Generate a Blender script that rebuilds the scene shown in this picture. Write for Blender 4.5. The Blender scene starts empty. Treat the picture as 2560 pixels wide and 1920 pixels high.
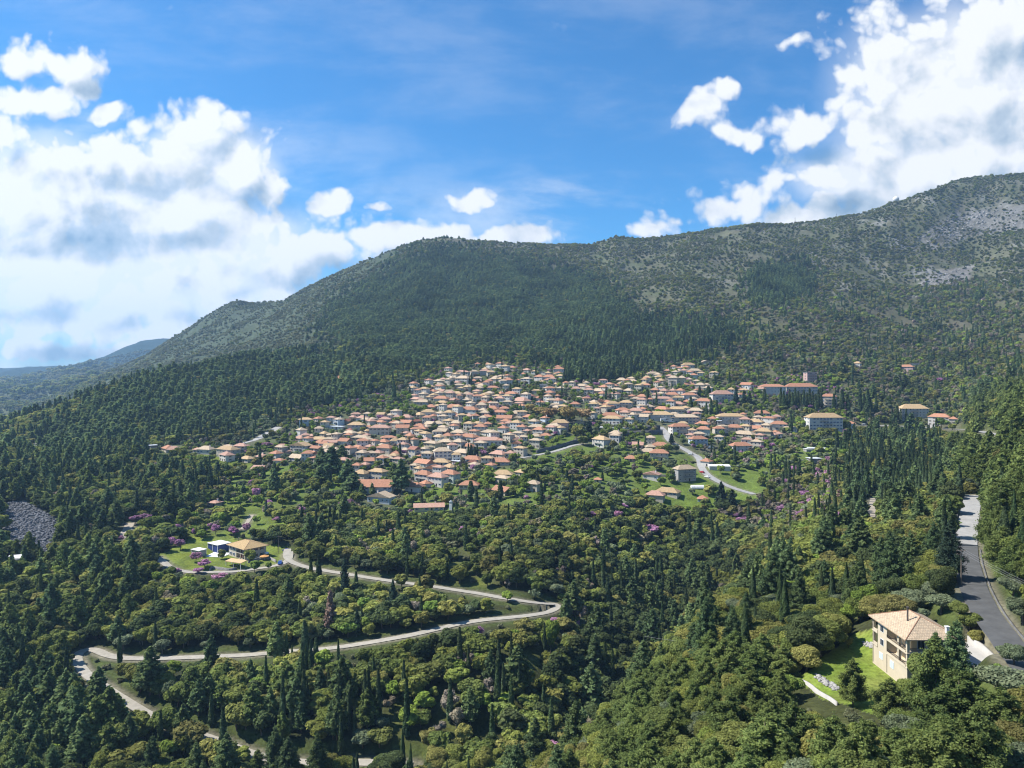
import bpy, bmesh, math, random
import numpy as np
from mathutils import Vector, Matrix

random.seed(7)
RNG = np.random.default_rng(7)
sc = bpy.context.scene
COL = sc.collection
PI = math.pi
F, CX, HV, ZC = 1828.0, 1280.0, 930.0, 150.0      # focal length in photo pixels, principal column, horizon row, camera height

# ------------------------------------------------------------------ camera
cam_d = bpy.data.cameras.new('camera')
cam = bpy.data.objects.new('camera', cam_d); COL.objects.link(cam)
cam.location = (0, 0, ZC); cam.rotation_euler = (PI/2, 0, 0)
cam_d.sensor_width = 36.0; cam_d.lens = 36.0*F/2560.0
cam_d.shift_y = -30.0/2560.0
cam_d.clip_start = 1.0; cam_d.clip_end = 40000.0
sc.camera = cam

# ------------------------------------------------------------------ sun, sky, exposure
SUN_EL, SUN_AZ = math.radians(51), math.radians(-84)          # azimuth from straight ahead, negative = left
to_sun = Vector((math.sin(SUN_AZ)*math.cos(SUN_EL), math.cos(SUN_AZ)*math.cos(SUN_EL), math.sin(SUN_EL)))
sun_d = bpy.data.lights.new('sun', 'SUN'); sun_d.energy = 4.4; sun_d.angle = math.radians(0.53); sun_d.color = (1.0, 0.955, 0.88)
sun = bpy.data.objects.new('sun', sun_d); COL.objects.link(sun)
sun.rotation_euler = (-to_sun).to_track_quat('-Z', 'Y').to_euler(); sun.location = (0, 0, 900)
sc.view_settings.view_transform = 'Standard'; sc.view_settings.look = 'None'
sc.view_settings.exposure = 1.05; sc.view_settings.gamma = 1.0; sc.view_settings.use_curve_mapping = False
sc.render.engine = 'CYCLES'
cy = sc.cycles
cy.max_bounces = 5; cy.diffuse_bounces = 3; cy.glossy_bounces = 2; cy.transmission_bounces = 3; cy.volume_bounces = 0; cy.transparent_max_bounces = 6
cy.use_denoising = True; cy.denoiser = 'OPENIMAGEDENOISE'; cy.denoising_input_passes = 'RGB_ALBEDO_NORMAL'; cy.denoising_prefilter = 'ACCURATE'
cy.use_adaptive_sampling = True; cy.adaptive_threshold = 0.012
cy.sample_clamp_indirect = 4.0
cy.pixel_filter_type = 'BLACKMAN_HARRIS'; cy.filter_width = 1.1

def build_world():
    w = bpy.data.worlds.new('World'); sc.world = w; w.use_nodes = True
    nt = w.node_tree; nt.nodes.clear(); N = nt.nodes; L = nt.links
    def nd(t, **kw):
        n = N.new(t)
        for k, v in kw.items(): setattr(n, k, v)
        return n
    def val(s, x):
        if isinstance(x, (int, float)): s.default_value = x
        elif isinstance(x, (tuple, list)): s.default_value = x
        else: L.new(x, s)
    def M(op, a, b=0.0, c=0.0):
        n = nd('ShaderNodeMath', operation=op); val(n.inputs[0], a); val(n.inputs[1], b); val(n.inputs[2], c); return n.outputs[0]
    def V(op, a, b=(0, 0, 0), out=0):
        n = nd('ShaderNodeVectorMath', operation=op); val(n.inputs[0], a); val(n.inputs[1], b); return n.outputs[out]
    def mr(x, a, b, c=0.0, d=1.0, smooth=True):
        n = nd('ShaderNodeMapRange', interpolation_type='SMOOTHSTEP' if smooth else 'LINEAR')
        val(n.inputs[0], x); val(n.inputs[1], a); val(n.inputs[2], b); val(n.inputs[3], c); val(n.inputs[4], d); return n.outputs[0]
    def noise(v, scale, detail, rough=0.55, dist=0.0, out='Fac'):
        n = nd('ShaderNodeTexNoise', noise_dimensions='2D'); val(n.inputs['Vector'], v)
        n.inputs['Scale'].default_value = scale; n.inputs['Detail'].default_value = detail
        n.inputs['Roughness'].default_value = rough; n.inputs['Distortion'].default_value = dist; return n.outputs[out]
    sky = nd('ShaderNodeTexSky', sky_type='NISHITA'); sky.sun_disc = False
    sky.sun_elevation = SUN_EL; sky.sun_rotation = SUN_AZ % (2*PI); sky.altitude = 500; sky.air_density = 1.0; sky.dust_density = 0.6; sky.ozone_density = 2.5
    tint = nd('ShaderNodeMix', data_type='RGBA', blend_type='MULTIPLY'); tint.inputs[0].default_value = 1.0
    L.new(sky.outputs[0], tint.inputs[6]); tint.inputs[7].default_value = (0.25, 0.70, 1.0, 1)
    tc = nd('ShaderNodeTexCoord'); sep = nd('ShaderNodeSeparateXYZ'); L.new(tc.outputs['Generated'], sep.inputs[0])
    yy = M('MAXIMUM', M('ABSOLUTE', sep.outputs[1]), 0.12)
    X = M('DIVIDE', sep.outputs[0], yy); Z = M('DIVIDE', sep.outputs[2], yy)
    cmb = nd('ShaderNodeCombineXYZ'); val(cmb.inputs[0], X); val(cmb.inputs[1], Z)
    P = cmb.outputs[0]
    wn = noise(P, 7.0, 4, 0.6, out='Color')
    Pw = V('ADD', P, V('MULTIPLY', V('SUBTRACT', wn, (0.5, 0.5, 0.5)), (0.055, 0.045, 0)))
    def blobs(lst, pos, k=0.12):
        acc = None
        for (u, v, a, b, *r) in lst:
            d = V('MULTIPLY', V('SUBTRACT', pos, ((u-CX)/F, (HV-v)/F, 0)), (F/a, F/b, 0))
            f = mr(V('LENGTH', d, out=1), 0.0, 2.0, r[0] if r else 1.0, 0.0, smooth=False)
            acc = f if acc is None else M('SMOOTH_MAX', acc, f, k)
        return acc
    clouds = [  # piled cumulus over the left valley
        (500, 325, 100, 68), (590, 410, 130, 80), (680, 470, 85, 58), (440, 420, 180, 105), (250, 410, 120, 78), (110, 400, 140, 90), (0, 340, 60, 50),
        (60, 510, 200, 120), (200, 520, 130, 70), (430, 520, 200, 80), (80, 630, 130, 70), (600, 560, 120, 60),
        (120, 720, 190, 70), (300, 770, 260, 80), (520, 690, 210, 100), (690, 660, 180, 85), (830, 630, 150, 64), (110, 810, 210, 55), (420, 830, 270, 60), (150, 880, 330, 36, .9), (320, 645, 60, 34), (400, 630, 70, 44), (620, 760, 130, 60), (40, 680, 150, 70), (230, 660, 90, 50), (20, 600, 90, 60), (250, 500, 150, 80), (330, 540, 120, 60), (60, 860, 200, 50, .9),
        (40, 150, 95, 58), (185, 165, 66, 46), (100, 255, 105, 46), (200, 215, 55, 40), (270, 275, 62, 28),
        (815, 505, 50, 34), (950, 518, 34, 15, 0.8), (1175, 512, 58, 29), (1110, 580, 115, 42), (940, 600, 120, 44), (1320, 592, 85, 28), (1000, 590, 190, 46), (1200, 600, 170, 36), (1640, 578, 75, 28), (1250, 590, 60, 20, .8),
        # the big bank over the right ridge
        (2420, 90, 260, 140), (2230, 130, 125, 108), (2170, 210, 90, 76), (2480, 280, 310, 170), (2250, 310, 210, 100), (2010, 325, 130, 48), (1885, 345, 40, 26, .9), (2300, 420, 340, 100), (2060, 450, 150, 40),
        (2230, 510, 270, 70), (1850, 480, 48, 38, .9), (1830, 530, 115, 46, .95), (1750, 280, 50, 44, 1.0), (1800, 230, 32, 28, 1.0), (1830, 335, 70, 26, .8), (1990, 100, 56, 20, .68), (2560, 380, 230, 130), (1960, 545, 120, 40, .85), (1700, 560, 80, 30, .8)]
    B = blobs(clouds, Pw)
    B = M('SMOOTH_MAX', B, blobs([(40, 600, 300, 250, .74), (430, 650, 300, 190, .74), (520, 420, 190, 130, .80), (2450, 270, 330, 230, .80), (2260, 430, 280, 100, .74)], Pw), .1)
    B = M('SUBTRACT', B, M('MULTIPLY', blobs([(290, 600, 80, 30), (30, 215, 40, 22)], Pw), .20))
    n1 = noise(P, 12.0, 8, 0.56, 0.15)
    vor = nd('ShaderNodeTexVoronoi', feature='F1', voronoi_dimensions='2D'); val(vor.inputs['Vector'], Pw); vor.inputs['Scale'].default_value = 20; vor.inputs['Detail'].default_value = 2; vor.inputs['Roughness'].default_value = 0.6
    bil = M('SUBTRACT', 0.42, vor.outputs['Distance'])
    Fd = M('ADD', M('ADD', B, M('MULTIPLY', M('SUBTRACT', n1, 0.5), 0.80)), M('MULTIPLY', bil, 0.42))
    alpha = M('MULTIPLY', mr(Fd, 0.19, 0.54), mr(B, 0.02, 0.22))
    # thin high veil
    stretch = V('MULTIPLY', P, (2.2, 7.0, 1)); n2 = noise(stretch, 1.6, 6, 0.6, 0.15)
    veil = M('MULTIPLY', blobs([(300, 640, 420, 260, .9), (1520, 520, 300, 60, .95), (1420, 540, 200, 30, .8), (1350, 560, 260, 40, .7), (900, 560, 240, 60, .8), (1500, 640, 700, 90, .5), (160, 900, 420, 60, 1.0), (650, 560, 300, 120, .6)], P), mr(n2, 0.36, 0.72))
    hz = M('MULTIPLY', mr(n2, 0.42, 0.8), 0.09)
    veil2 = mr(blobs([(60, 600, 330, 260), (450, 660, 330, 190), (250, 500, 250, 120), (520, 420, 170, 110), (2440, 270, 320, 240), (2290, 440, 290, 110), (2250, 180, 110, 90)], Pw), .30, .68, 0.0, .92)
    alpha2 = M('MINIMUM', M('MAXIMUM', M('MAXIMUM', alpha, veil2), M('MAXIMUM', mr(Z, 0.075, -0.02, 0.0, 0.85), M('ADD', M('MULTIPLY', veil, 0.75), hz))), 1.0)
    # relief: density falls off towards the sun (up and to the left) on the lit side of each lump
    n1s = noise(V('ADD', P, (-0.016, 0.020, 0)), 12.0, 5, 0.5, 0.15); n1b = noise(P, 12.0, 5, 0.5, 0.15)
    big = noise(V('ADD', P, (3.1, 1.7, 0)), 5.5, 4, 0.55, 0.1)
    relief0 = M('ADD', M('MULTIPLY', M('SUBTRACT', n1b, n1s), 1.5), M('MULTIPLY', M('SUBTRACT', big, 0.54), 0.45))
    domes = [(500, 325, 105, 75), (600, 410, 110, 75), (685, 470, 80, 60), (440, 410, 110, 80), (330, 400, 90, 60), (230, 390, 90, 65), (110, 390, 110, 80), (10, 350, 80, 60), (60, 500, 140, 90), (200, 510, 110, 70), (430, 530, 150, 70),
        (110, 720, 150, 70), (280, 760, 140, 70), (420, 740, 110, 70), (540, 680, 130, 80), (680, 650, 120, 75), (820, 620, 110, 60), (150, 830, 150, 50), (380, 850, 160, 50), (620, 760, 110, 50), (30, 150, 80, 50), (185, 160, 60, 45), (100, 255, 90, 42),
        (2420, 70, 150, 110), (2240, 120, 110, 100), (2175, 215, 80, 70), (2480, 240, 170, 120), (2300, 300, 140, 90), (2180, 350, 120, 60), (2420, 420, 190, 90), (2010, 325, 110, 45), (2060, 450, 120, 40)]
    lean = M('SUBTRACT', blobs(domes, Pw, .06), blobs(domes, V('ADD', Pw, (-0.022, 0.028, 0)), .06))
    shade = blobs([(560, 500, 170, 36, .95), (330, 560, 70, 50, .7), (250, 610, 110, 44, .7), (420, 590, 160, 40, .55), (100, 880, 330, 30, .8), (480, 690, 150, 30, .4), (650, 690, 150, 26, .45), (60, 640, 120, 36, .4),
                   (2450, 300, 260, 130, .5), (2330, 460, 320, 70, .5), (2200, 210, 120, 50, .25), (780, 560, 90, 30, .35)], Pw, 0.2)
    thick = mr(Fd, 0.6, 1.3, 0.0, 0.10)
    relief = M('ADD', relief0, M('MULTIPLY', lean, 0.95))
    br = M('SUBTRACT', M('ADD', M('ADD', 1.0, relief), 0.07), M('ADD', M('MULTIPLY', shade, 0.46), thick))
    ramp = nd('ShaderNodeValToRGB'); val(ramp.inputs[0], br)
    e = ramp.color_ramp.elements; e[0].position = 0.2; e[0].color = (0.27, 0.40, 0.55, 1); e[1].position = 1.0; e[1].color = (1.02, 1.03, 1.04, 1)
    m = ramp.color_ramp.elements.new(0.62); m.color = (0.60, 0.69, 0.79, 1)
    m2 = ramp.color_ramp.elements.new(0.84); m2.color = (0.88, 0.91, 0.95, 1)
    bg1 = nd('ShaderNodeBackground'); L.new(tint.outputs[2], bg1.inputs[0]); bg1.inputs[1].default_value = 0.083
    bg2 = nd('ShaderNodeBackground'); L.new(ramp.outputs[0], bg2.inputs[0]); bg2.inputs[1].default_value = 0.50
    mix = nd('ShaderNodeMixShader'); val(mix.inputs[0], M('MULTIPLY', alpha2, 0.97)); L.new(bg1.outputs[0], mix.inputs[1]); L.new(bg2.outputs[0], mix.inputs[2])
    out = nd('ShaderNodeOutputWorld'); L.new(mix.outputs[0], out.inputs[0])
    w.cycles.sampling_method = 'MANUAL'; w.cycles.sample_map_resolution = 512
build_world()

# ------------------------------------------------------------------ helpers
def tag(o, label=None, cat=None, group=None, kind=None):
    if label: o['label'] = label
    if cat: o['category'] = cat
    if group: o['group'] = group
    if kind: o['kind'] = kind
    return o
def link(o, parent=None):
    COL.objects.link(o)
    if parent is not None: o.parent = parent
    return o
def empty(name, loc, rz=0.0):
    o = bpy.data.objects.new(name, None); o.location = loc; o.rotation_euler = (0, 0, rz); o.empty_display_size = 0.5
    COL.objects.link(o); return o
def mesh_np(name, verts, quads=None, tris=None, mats=(), mat_index=None, smooth=False):
    """A mesh from numpy arrays: verts (n,3), quads (m,4), tris (k,3)."""
    me = bpy.data.meshes.new(name)
    verts = np.asarray(verts, dtype=np.float32)
    parts, sizes = [], []
    if quads is not None and len(quads): parts.append(np.asarray(quads, dtype=np.int32).ravel()); sizes.append(np.full(len(quads), 4, np.int32))
    if tris is not None and len(tris): parts.append(np.asarray(tris, dtype=np.int32).ravel()); sizes.append(np.full(len(tris), 3, np.int32))
    loops = np.concatenate(parts); size = np.concatenate(sizes)
    me.vertices.add(len(verts)); me.vertices.foreach_set('co', verts.ravel())
    me.loops.add(len(loops)); me.loops.foreach_set('vertex_index', loops)
    me.polygons.add(len(size)); start = np.concatenate(([0], np.cumsum(size)[:-1])).astype(np.int32)
    me.polygons.foreach_set('loop_start', start)
    if smooth: me.polygons.foreach_set('use_smooth', np.ones(len(size), bool))
    for m in mats: me.materials.append(m)
    if mat_index is not None: me.polygons.foreach_set('material_index', np.asarray(mat_index, dtype=np.int32))
    me.update(calc_edges=True)
    return me
class MB:
    """Collects boxes, prisms and tubes with material slots; build() links them as one mesh object."""
    def __init__(s): s.v, s.f, s.m = [], [], []
    def poly(s, pts, faces, mi=0):
        b = len(s.v); s.v += [tuple(p) for p in pts]
        for f in faces: s.f.append([b+i for i in f]); s.m.append(mi)
    def box(s, x0, x1, y0, y1, z0, z1, mi=0):
        s.poly([(x0,y0,z0),(x1,y0,z0),(x1,y1,z0),(x0,y1,z0),(x0,y0,z1),(x1,y0,z1),(x1,y1,z1),(x0,y1,z1)],
               [(0,3,2,1),(4,5,6,7),(0,1,5,4),(1,2,6,5),(2,3,7,6),(3,0,4,7)], mi)
    def prism(s, ring, z0, z1, mi=0):
        n = len(ring); s.poly([(x,y,z0) for x,y in ring]+[(x,y,z1) for x,y in ring],
               [tuple(range(n-1,-1,-1)), tuple(range(n,2*n))]+[(i,(i+1)%n,n+(i+1)%n,n+i) for i in range(n)], mi)
    def tube(s, a, b, r0, r1=None, n=7, mi=0):
        r1 = r0 if r1 is None else r1
        a, b = Vector(a), Vector(b); d = (b-a)
        if d.length < 1e-6: return
        q = d.to_track_quat('Z', 'Y'); pts = []
        for c, r in ((a, r0), (b, r1)):
            for i in range(n):
                t = 2*PI*i/n; pts.append(c + q @ Vector((r*math.cos(t), r*math.sin(t), 0)))
        s.poly(pts, [tuple(range(n-1,-1,-1)), tuple(range(n,2*n))]+[(i,(i+1)%n,n+(i+1)%n,n+i) for i in range(n)], mi)
    def mesh(s, name, mats):
        me = bpy.data.meshes.new(name); me.from_pydata(s.v, [], s.f)
        for m in (mats if isinstance(mats, (list, tuple)) else [mats]): me.materials.append(m)
        me.polygons.foreach_set('material_index', s.m); me.update(); return me
    def build(s, name, mats, parent=None, loc=None):
        o = bpy.data.objects.new(name, s.mesh(name, mats))
        if loc is not None: o.location = loc
        return link(o, parent)

# ------------------------------------------------------------------ numpy noise
_perm = RNG.permutation(512)
def _hash2(ix, iy): return _perm[(_perm[ix & 511] + iy) & 511]
_ang = np.arange(512)*2*np.pi/512*37.0
_gx, _gy = np.cos(_ang), np.sin(_ang)
def perlin(x, y):
    x = np.asarray(x, float); y = np.asarray(y, float)
    ix = np.floor(x).astype(int); iy = np.floor(y).astype(int); fx = x-ix; fy = y-iy
    u = fx*fx*fx*(fx*(fx*6-15)+10); v = fy*fy*fy*(fy*(fy*6-15)+10)
    def g(a, b, dx, dy):
        h = _hash2(a, b); return _gx[h]*dx+_gy[h]*dy
    n00 = g(ix, iy, fx, fy); n10 = g(ix+1, iy, fx-1, fy); n01 = g(ix, iy+1, fx, fy-1); n11 = g(ix+1, iy+1, fx-1, fy-1)
    return (n00*(1-u)+n10*u)*(1-v)+(n01*(1-u)+n11*u)*v
def fbm(x, y, o=4, gain=0.5):
    a, s, t = 1.0, 0.0, 0.0
    for i in range(o):
        s = s+a*perlin(np.asarray(x)*2**i+17.3*i, np.asarray(y)*2**i-9.1*i); a *= gain
    return s

# ------------------------------------------------------------------ terrain heights
# columns of the ground: photo column u -> [(photo row v, depth y in metres)], near to far
T = {
 0: [(1900,225),(1640,285),(1450,340),(1350,395),(1200,520),(1130,640),(1092,1500),(1030,2000),(980,2800),(950,4000)],
 120: [(1900,222),(1640,283),(1450,345),(1350,400),(1250,470),(1170,560),(1115,690),(1062,1700),(1005,2300),(962,3200)],
 250: [(1900,220),(1700,262),(1630,288),(1500,330),(1400,370),(1300,440),(1200,530),(1130,620),(1080,700),(1012,800),(1018,1100),(975,1800),(945,2400),(925,3300)],
 400: [(1900,222),(1780,240),(1645,283),(1500,325),(1420,355),(1390,372),(1300,440),(1200,530),(1130,620),(1080,690),(1000,800),(952,900),(962,1150),(935,1500),(905,1800),(875,2100)],
 575: [(1900,222),(1858,226),(1640,281),(1500,330),(1410,366),(1380,390),(1300,450),(1200,540),(1130,620),(1060,720),(1000,810),(950,900),(908,1000),(910,1200),(885,1500),(820,1850)],
 760: [(1900,220),(1630,279),(1500,325),(1417,360),(1330,415),(1250,490),(1200,530),(1130,600),(1050,700),(1000,790),(940,900),(890,1050),(850,1250),(800,1500),(750,1750)],
 940: [(1905,219),(1750,240),(1600,284),(1500,318),(1450,340),(1350,410),(1290,460),(1240,505),(1180,555),(1120,610),(1060,680),(1000,760),(950,850),(910,960),(850,1130),(780,1350),(700,1600)],
 1200: [(1910,216),(1750,238),(1650,262),(1555,300),(1500,322),(1430,355),(1350,405),(1270,470),(1200,535),(1140,595),(1080,660),(1020,735),(960,830),(910,940),(880,1020),(800,1250),(720,1480),(640,1700)],
 1350: [(1905,214),(1800,241),(1650,275),(1520,318),(1400,375),(1300,440),(1200,530),(1130,600),(1050,700),(980,800),(920,920),(850,1100),(750,1400),(650,1680)],
 1500: [(1900,172),(1902,236),(1780,268),(1650,304),(1500,358),(1400,402),(1300,456),(1200,540),(1150,590),(1050,700),(1000,765),(950,850),(910,950),(850,1080),(750,1350),(660,1650)],
 1650: [(1900,140),(1780,170),(1700,195),(1715,275),(1600,335),(1500,392),(1400,440),(1300,485),(1200,550),(1130,620),(1050,715),(1000,780),(950,860),(900,980),(850,1080),(750,1330),(660,1600)],
 1800: [(1900,125),(1700,165),(1600,195),(1545,220),(1560,330),(1480,395),(1400,440),(1300,490),(1200,555),(1130,630),(1050,725),(990,800),(940,890),(900,970),(850,1070),(780,1230),(700,1420)],
 2000: [(1900,112),(1750,142),(1694,158),(1620,178),(1550,200),(1480,230),(1400,275),(1345,330),(1325,400),(1270,470),(1200,550),(1150,600),(1060,710),(1000,790),(950,880),(900,980),(850,1080),(780,1230),(700,1400),(620,1600)],
 2180: [(1900,104),(1800,124),(1645,153.5),(1576,166),(1500,200),(1430,235),(1350,290),(1290,360),(1240,450),(1180,540),(1120,620),(1062,740),(1000,820),(950,900),(900,1000),(850,1100),(780,1250),(700,1420),(620,1600)],
 2268: [(1850,114),(1707,141)],
 2400: [(1900,98),(1800,114),(1655,141),(1606,151),(1500,165),(1400,202),(1330,243),(1250,309),(1200,400),(1150,500),(1072,660),(1000,790),(950,880),(900,980),(800,1200),(700,1400),(600,1600),(500,1750)],
 2480: [(1900,95),(1666,139),(1545,152),(1450,172),(1300,230),(1200,300),(1120,380),(1060,480),(1000,640),(950,800),(900,920),(800,1170)],
 2560: [(1900,92),(1640,131),(1560,140),(1400,168),(1250,215),(1150,270),(1080,340),(1020,450),(980,600),(930,760),(880,900),(800,1100),(700,1320),(600,1520),(500,1700)],
}
SKYLINE = [(444,838,2300),(517,788,2250),(582,752,2250),(640,755,2150),(707,750,2100),(734,734,2000),(800,700,1950),(843,680,1920),(924,647,1900),(1005,614,1880),(1050,600,1870),(1114,593,1850),(1222,603,1850),(1331,609,1850),(1420,611,1850),(1490,607,1850),(1540,591,1850),(1600,597,1850),(1700,585,1820),(1800,571,1800),(1880,560,1800),(1980,559,1780),(2050,551,1780),(2150,533,1780),(2200,519,1780),(2225,506,1780),(2260,501,1780),(2310,479,1780),(2380,453,1790),(2440,441,1800),(2560,433,1800)]
FARHILLS = [(-200,925,6200),(0,934,6000),(100,919,5600),(160,925,5400),(200,921,5200),(250,911,5000),(300,887,4800),(365,854,4600),(415,839,4500),(480,850,4500)]
pts = []
for u, col in T.items():
    for v, y in col: pts.append(((u-CX)/F, math.log(y), (HV-v)/F))
    z0 = -(col[0][0]-HV)/F*col[0][1]
    if u in (2268,): continue
    for y in (90, 65, 45, 30, 20):
        if y < col[0][1]*0.8:
            zz = max(z0*0.9, z0+(col[0][1]-y)*0.12); pts.append(((u-CX)/F, math.log(y), zz/y))
for us, uo in ((0, -350), (0, -900), (0, -2000), (2560, 2950), (2560, 3500), (2560, 4700)):
    for v, y in T[us]: pts.append(((uo-CX)/F, math.log(y), (HV-v)/F*(1.0 if uo > 0 else 1.05)))
    for y in (65, 30, 20): pts.append(((uo-CX)/F, math.log(y), (-.9 if us else -1.5)*(65/y)))
for u, v, y in SKYLINE+[(2950,445,1800),(3500,470,1800),(4700,500,1800)]:
    e = (HV-v)/F; pts.append(((u-CX)/F, math.log(y), e))
    pts.append(((u-CX)/F, math.log(y*1.22), e-0.030)); pts.append(((u-CX)/F, math.log(y*1.7), e*0.45-0.01)); 
    if u > 520: pts.append(((u-CX)/F, math.log(5200), -0.01))
for u, v, y in FARHILLS+[(-900,930,6200),(-2000,930,6200)]:
    e = (HV-v)/F; pts.append(((u-CX)/F, math.log(y), e)); pts.append(((u-CX)/F, math.log(y*1.4), e*0.4-0.01))
pts = np.array(pts)
NX, NY = 960, 900
XA, XB, LA, LB = -1.35, 1.35, math.log(22.0), math.log(9000.0)
def rbf_grid():
    sx, sl = 3.0, 2.0
    A = np.stack([pts[:, 0]*sx, pts[:, 1]*sl], 1); n = len(A)
    def ker(d2): return 0.5*d2*np.log(d2+1e-9)
    K = ker(((A[:, None]-A[None])**2).sum(2))+np.eye(n)*2e-3
    Pm = np.hstack([np.ones((n, 1)), A]); S = np.zeros((n+3, n+3)); S[:n, :n] = K; S[:n, n:] = Pm; S[n:, :n] = Pm.T
    w = np.linalg.solve(S, np.concatenate([pts[:, 2], np.zeros(3)]))
    cx, cl = 270, 300
    gx = np.linspace(XA, XB, cx); gl = np.linspace(LA, LB, cl)
    out = np.zeros((cx, cl))
    for i in range(cx):
        B = np.stack([np.full(cl, gx[i]*sx), gl*sl], 1)
        out[i] = ker(((B[:, None]-A[None])**2).sum(2)) @ w[:n] + w[n]+B @ w[n+1:]
    fi = np.linspace(0, cx-1, NX); fj = np.linspace(0, cl-1, NY)
    def cub(a, f, ax):                       # Catmull-Rom along one axis
        i = np.clip(np.floor(f).astype(int), 0, a.shape[ax]-2); t = f-i; m = a.shape[ax]-1
        g = lambda k: np.take(a, np.clip(i+k, 0, m), axis=ax)
        sh = [1, 1]; sh[ax] = len(f); t = t.reshape(sh)
        p0, p1, p2, p3 = g(-1), g(0), g(1), g(2)
        return p1+0.5*t*(p2-p0+t*(2*p0-5*p1+4*p2-p3+t*(3*(p1-p2)+p3-p0)))
    return cub(cub(out, fi, 0), fj, 1)
E = rbf_grid()
GX = np.linspace(XA, XB, NX); GL = np.linspace(LA, LB, NY)
XX, LL = np.meshgrid(GX, GL, indexing='ij'); YY = np.exp(LL); WX = XX*YY
Z = E*YY
far = np.clip((YY-620)/600, 0, 1); vfar = np.clip((YY-2500)/2000, 0, 1)
Z += fbm(WX/38, YY/38, 3)*0.9*np.clip((YY-170)/80, 0, 1)*(1-far)
rg = 1-np.abs(fbm(WX/210+3, YY/330, 4)*1.7)
Z += far*(1-vfar)*(fbm(WX/130, YY/130, 5, 0.52)*11.0+(rg-0.6)*9.0) + vfar*fbm(WX/420, YY/420, 5)*40
def fit_skyline():
    global Z
    su = np.array([(q[0]-CX)/F for q in SKYLINE]); se = np.array([(HV-q[1])/F for q in SKYLINE])
    e = Z/YY; m = (GL > math.log(1300)) & (GL < math.log(2700)); top = e[:, m].max(1); k = np.ones(9)/9
    d = np.interp(GX, su, se)-0.0012-np.convolve(np.pad(top, 4, 'edge'), k, 'valid'); d[GX < su[0]] = 0
    w = np.clip((YY-1000)/600, 0, 1)*np.clip((4000-YY)/1000, 0, 1); Z = Z+(d[:, None]*w)*YY
fit_skyline()

def cell(x, y):
    x = np.asarray(x, float); y = np.asarray(y, float)
    fi = np.clip((x/y-XA)/(XB-XA)*(NX-1), 0, NX-1.001); fj = np.clip((np.log(np.maximum(y, 1))-LA)/(LB-LA)*(NY-1), 0, NY-1.001)
    i = fi.astype(int); j = fj.astype(int); return i, j, fi-i, fj-j
def H(x, y):
    """Ground height (relative to the camera) at world x, y."""
    i, j, a, b = cell(x, y)
    return Z[i, j]*(1-a)*(1-b)+Z[i+1, j]*a*(1-b)+Z[i, j+1]*(1-a)*b+Z[i+1, j+1]*a*b
def hit(u, v):
    """First ground point met along the photo ray through pixel u, v: x, y, z (z relative to the camera)."""
    t = (u-CX)/F; e = (HV-v)/F
    fi = min(max((t-XA)/(XB-XA)*(NX-1), 0), NX-1.001); i = int(fi); a = fi-i
    colz = (Z[i]*(1-a)+Z[i+1]*a); ce = colz/np.exp(GL)
    j0 = int((math.log(80)-LA)/(LB-LA)*(NY-1))
    k = np.nonzero(ce[j0:] >= e)[0]
    if len(k) == 0: y = 3000.0
    else:
        j = j0+int(k[0])
        if j == 0: y = math.exp(GL[0])
        else:
            d = ce[j]-ce[j-1]; t2 = (e-ce[j-1])/d if abs(d) > 1e-9 else 0.0
            y = math.exp(GL[j-1]+(GL[j]-GL[j-1])*min(max(t2, 0), 1))
    return t*y, y, e*y
def project(x, y, z):
    return CX+F*x/y, HV-F*z/y

# ------------------------------------------------------------------ materials
def mat(name, rgb, rough=0.85, var=0.0, scale=1.0, metal=0.0, bump=0.0, obj_var=0.0):
    """Principled material whose colour is broken up by noise in object space."""
    m = bpy.data.materials.new(name); m.use_nodes = True; nt = m.node_tree; b = nt.nodes['Principled BSDF']
    b.inputs['Roughness'].default_value = rough; b.inputs['Metallic'].default_value = metal; b.inputs['Specular IOR Level'].default_value = 0.25
    rgb = tuple(rgb)
    if var <= 0 and obj_var <= 0: b.inputs['Base Color'].default_value = rgb+(1,); return m
    tc = nt.nodes.new('ShaderNodeTexCoord'); n = nt.nodes.new('ShaderNodeTexNoise'); n.inputs['Scale'].default_value = scale; n.inputs['Detail'].default_value = 5; n.inputs['Roughness'].default_value = 0.65
    nt.links.new(tc.outputs['Object'], n.inputs['Vector'])
    mr = nt.nodes.new('ShaderNodeMapRange'); mr.inputs[1].default_value = 0.3; mr.inputs[2].default_value = 0.7; mr.inputs[3].default_value = 1-var; mr.inputs[4].default_value = 1+var
    nt.links.new(n.outputs['Fac'], mr.inputs[0]); src = mr.outputs[0]
    if obj_var > 0:
        oi = nt.nodes.new('ShaderNodeObjectInfo'); m2 = nt.nodes.new('ShaderNodeMapRange'); m2.inputs[3].default_value = 1-obj_var; m2.inputs[4].default_value = 1+obj_var
        nt.links.new(oi.outputs['Random'], m2.inputs[0]); mm = nt.nodes.new('ShaderNodeMath'); mm.operation = 'MULTIPLY'; nt.links.new(src, mm.inputs[0]); nt.links.new(m2.outputs[0], mm.inputs[1]); src = mm.outputs[0]
    sc_ = nt.nodes.new('ShaderNodeVectorMath'); sc_.operation = 'SCALE'; sc_.inputs[0].default_value = rgb; nt.links.new(src, sc_.inputs['Scale'])
    nt.links.new(sc_.outputs[0], b.inputs['Base Color'])
    if bump > 0:
        bp = nt.nodes.new('ShaderNodeBump'); bp.inputs['Strength'].default_value = bump; bp.inputs['Distance'].default_value = 0.1
        nt.links.new(n.outputs['Fac'], bp.inputs['Height']); nt.links.new(bp.outputs[0], b.inputs['Normal'])
    return m
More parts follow.
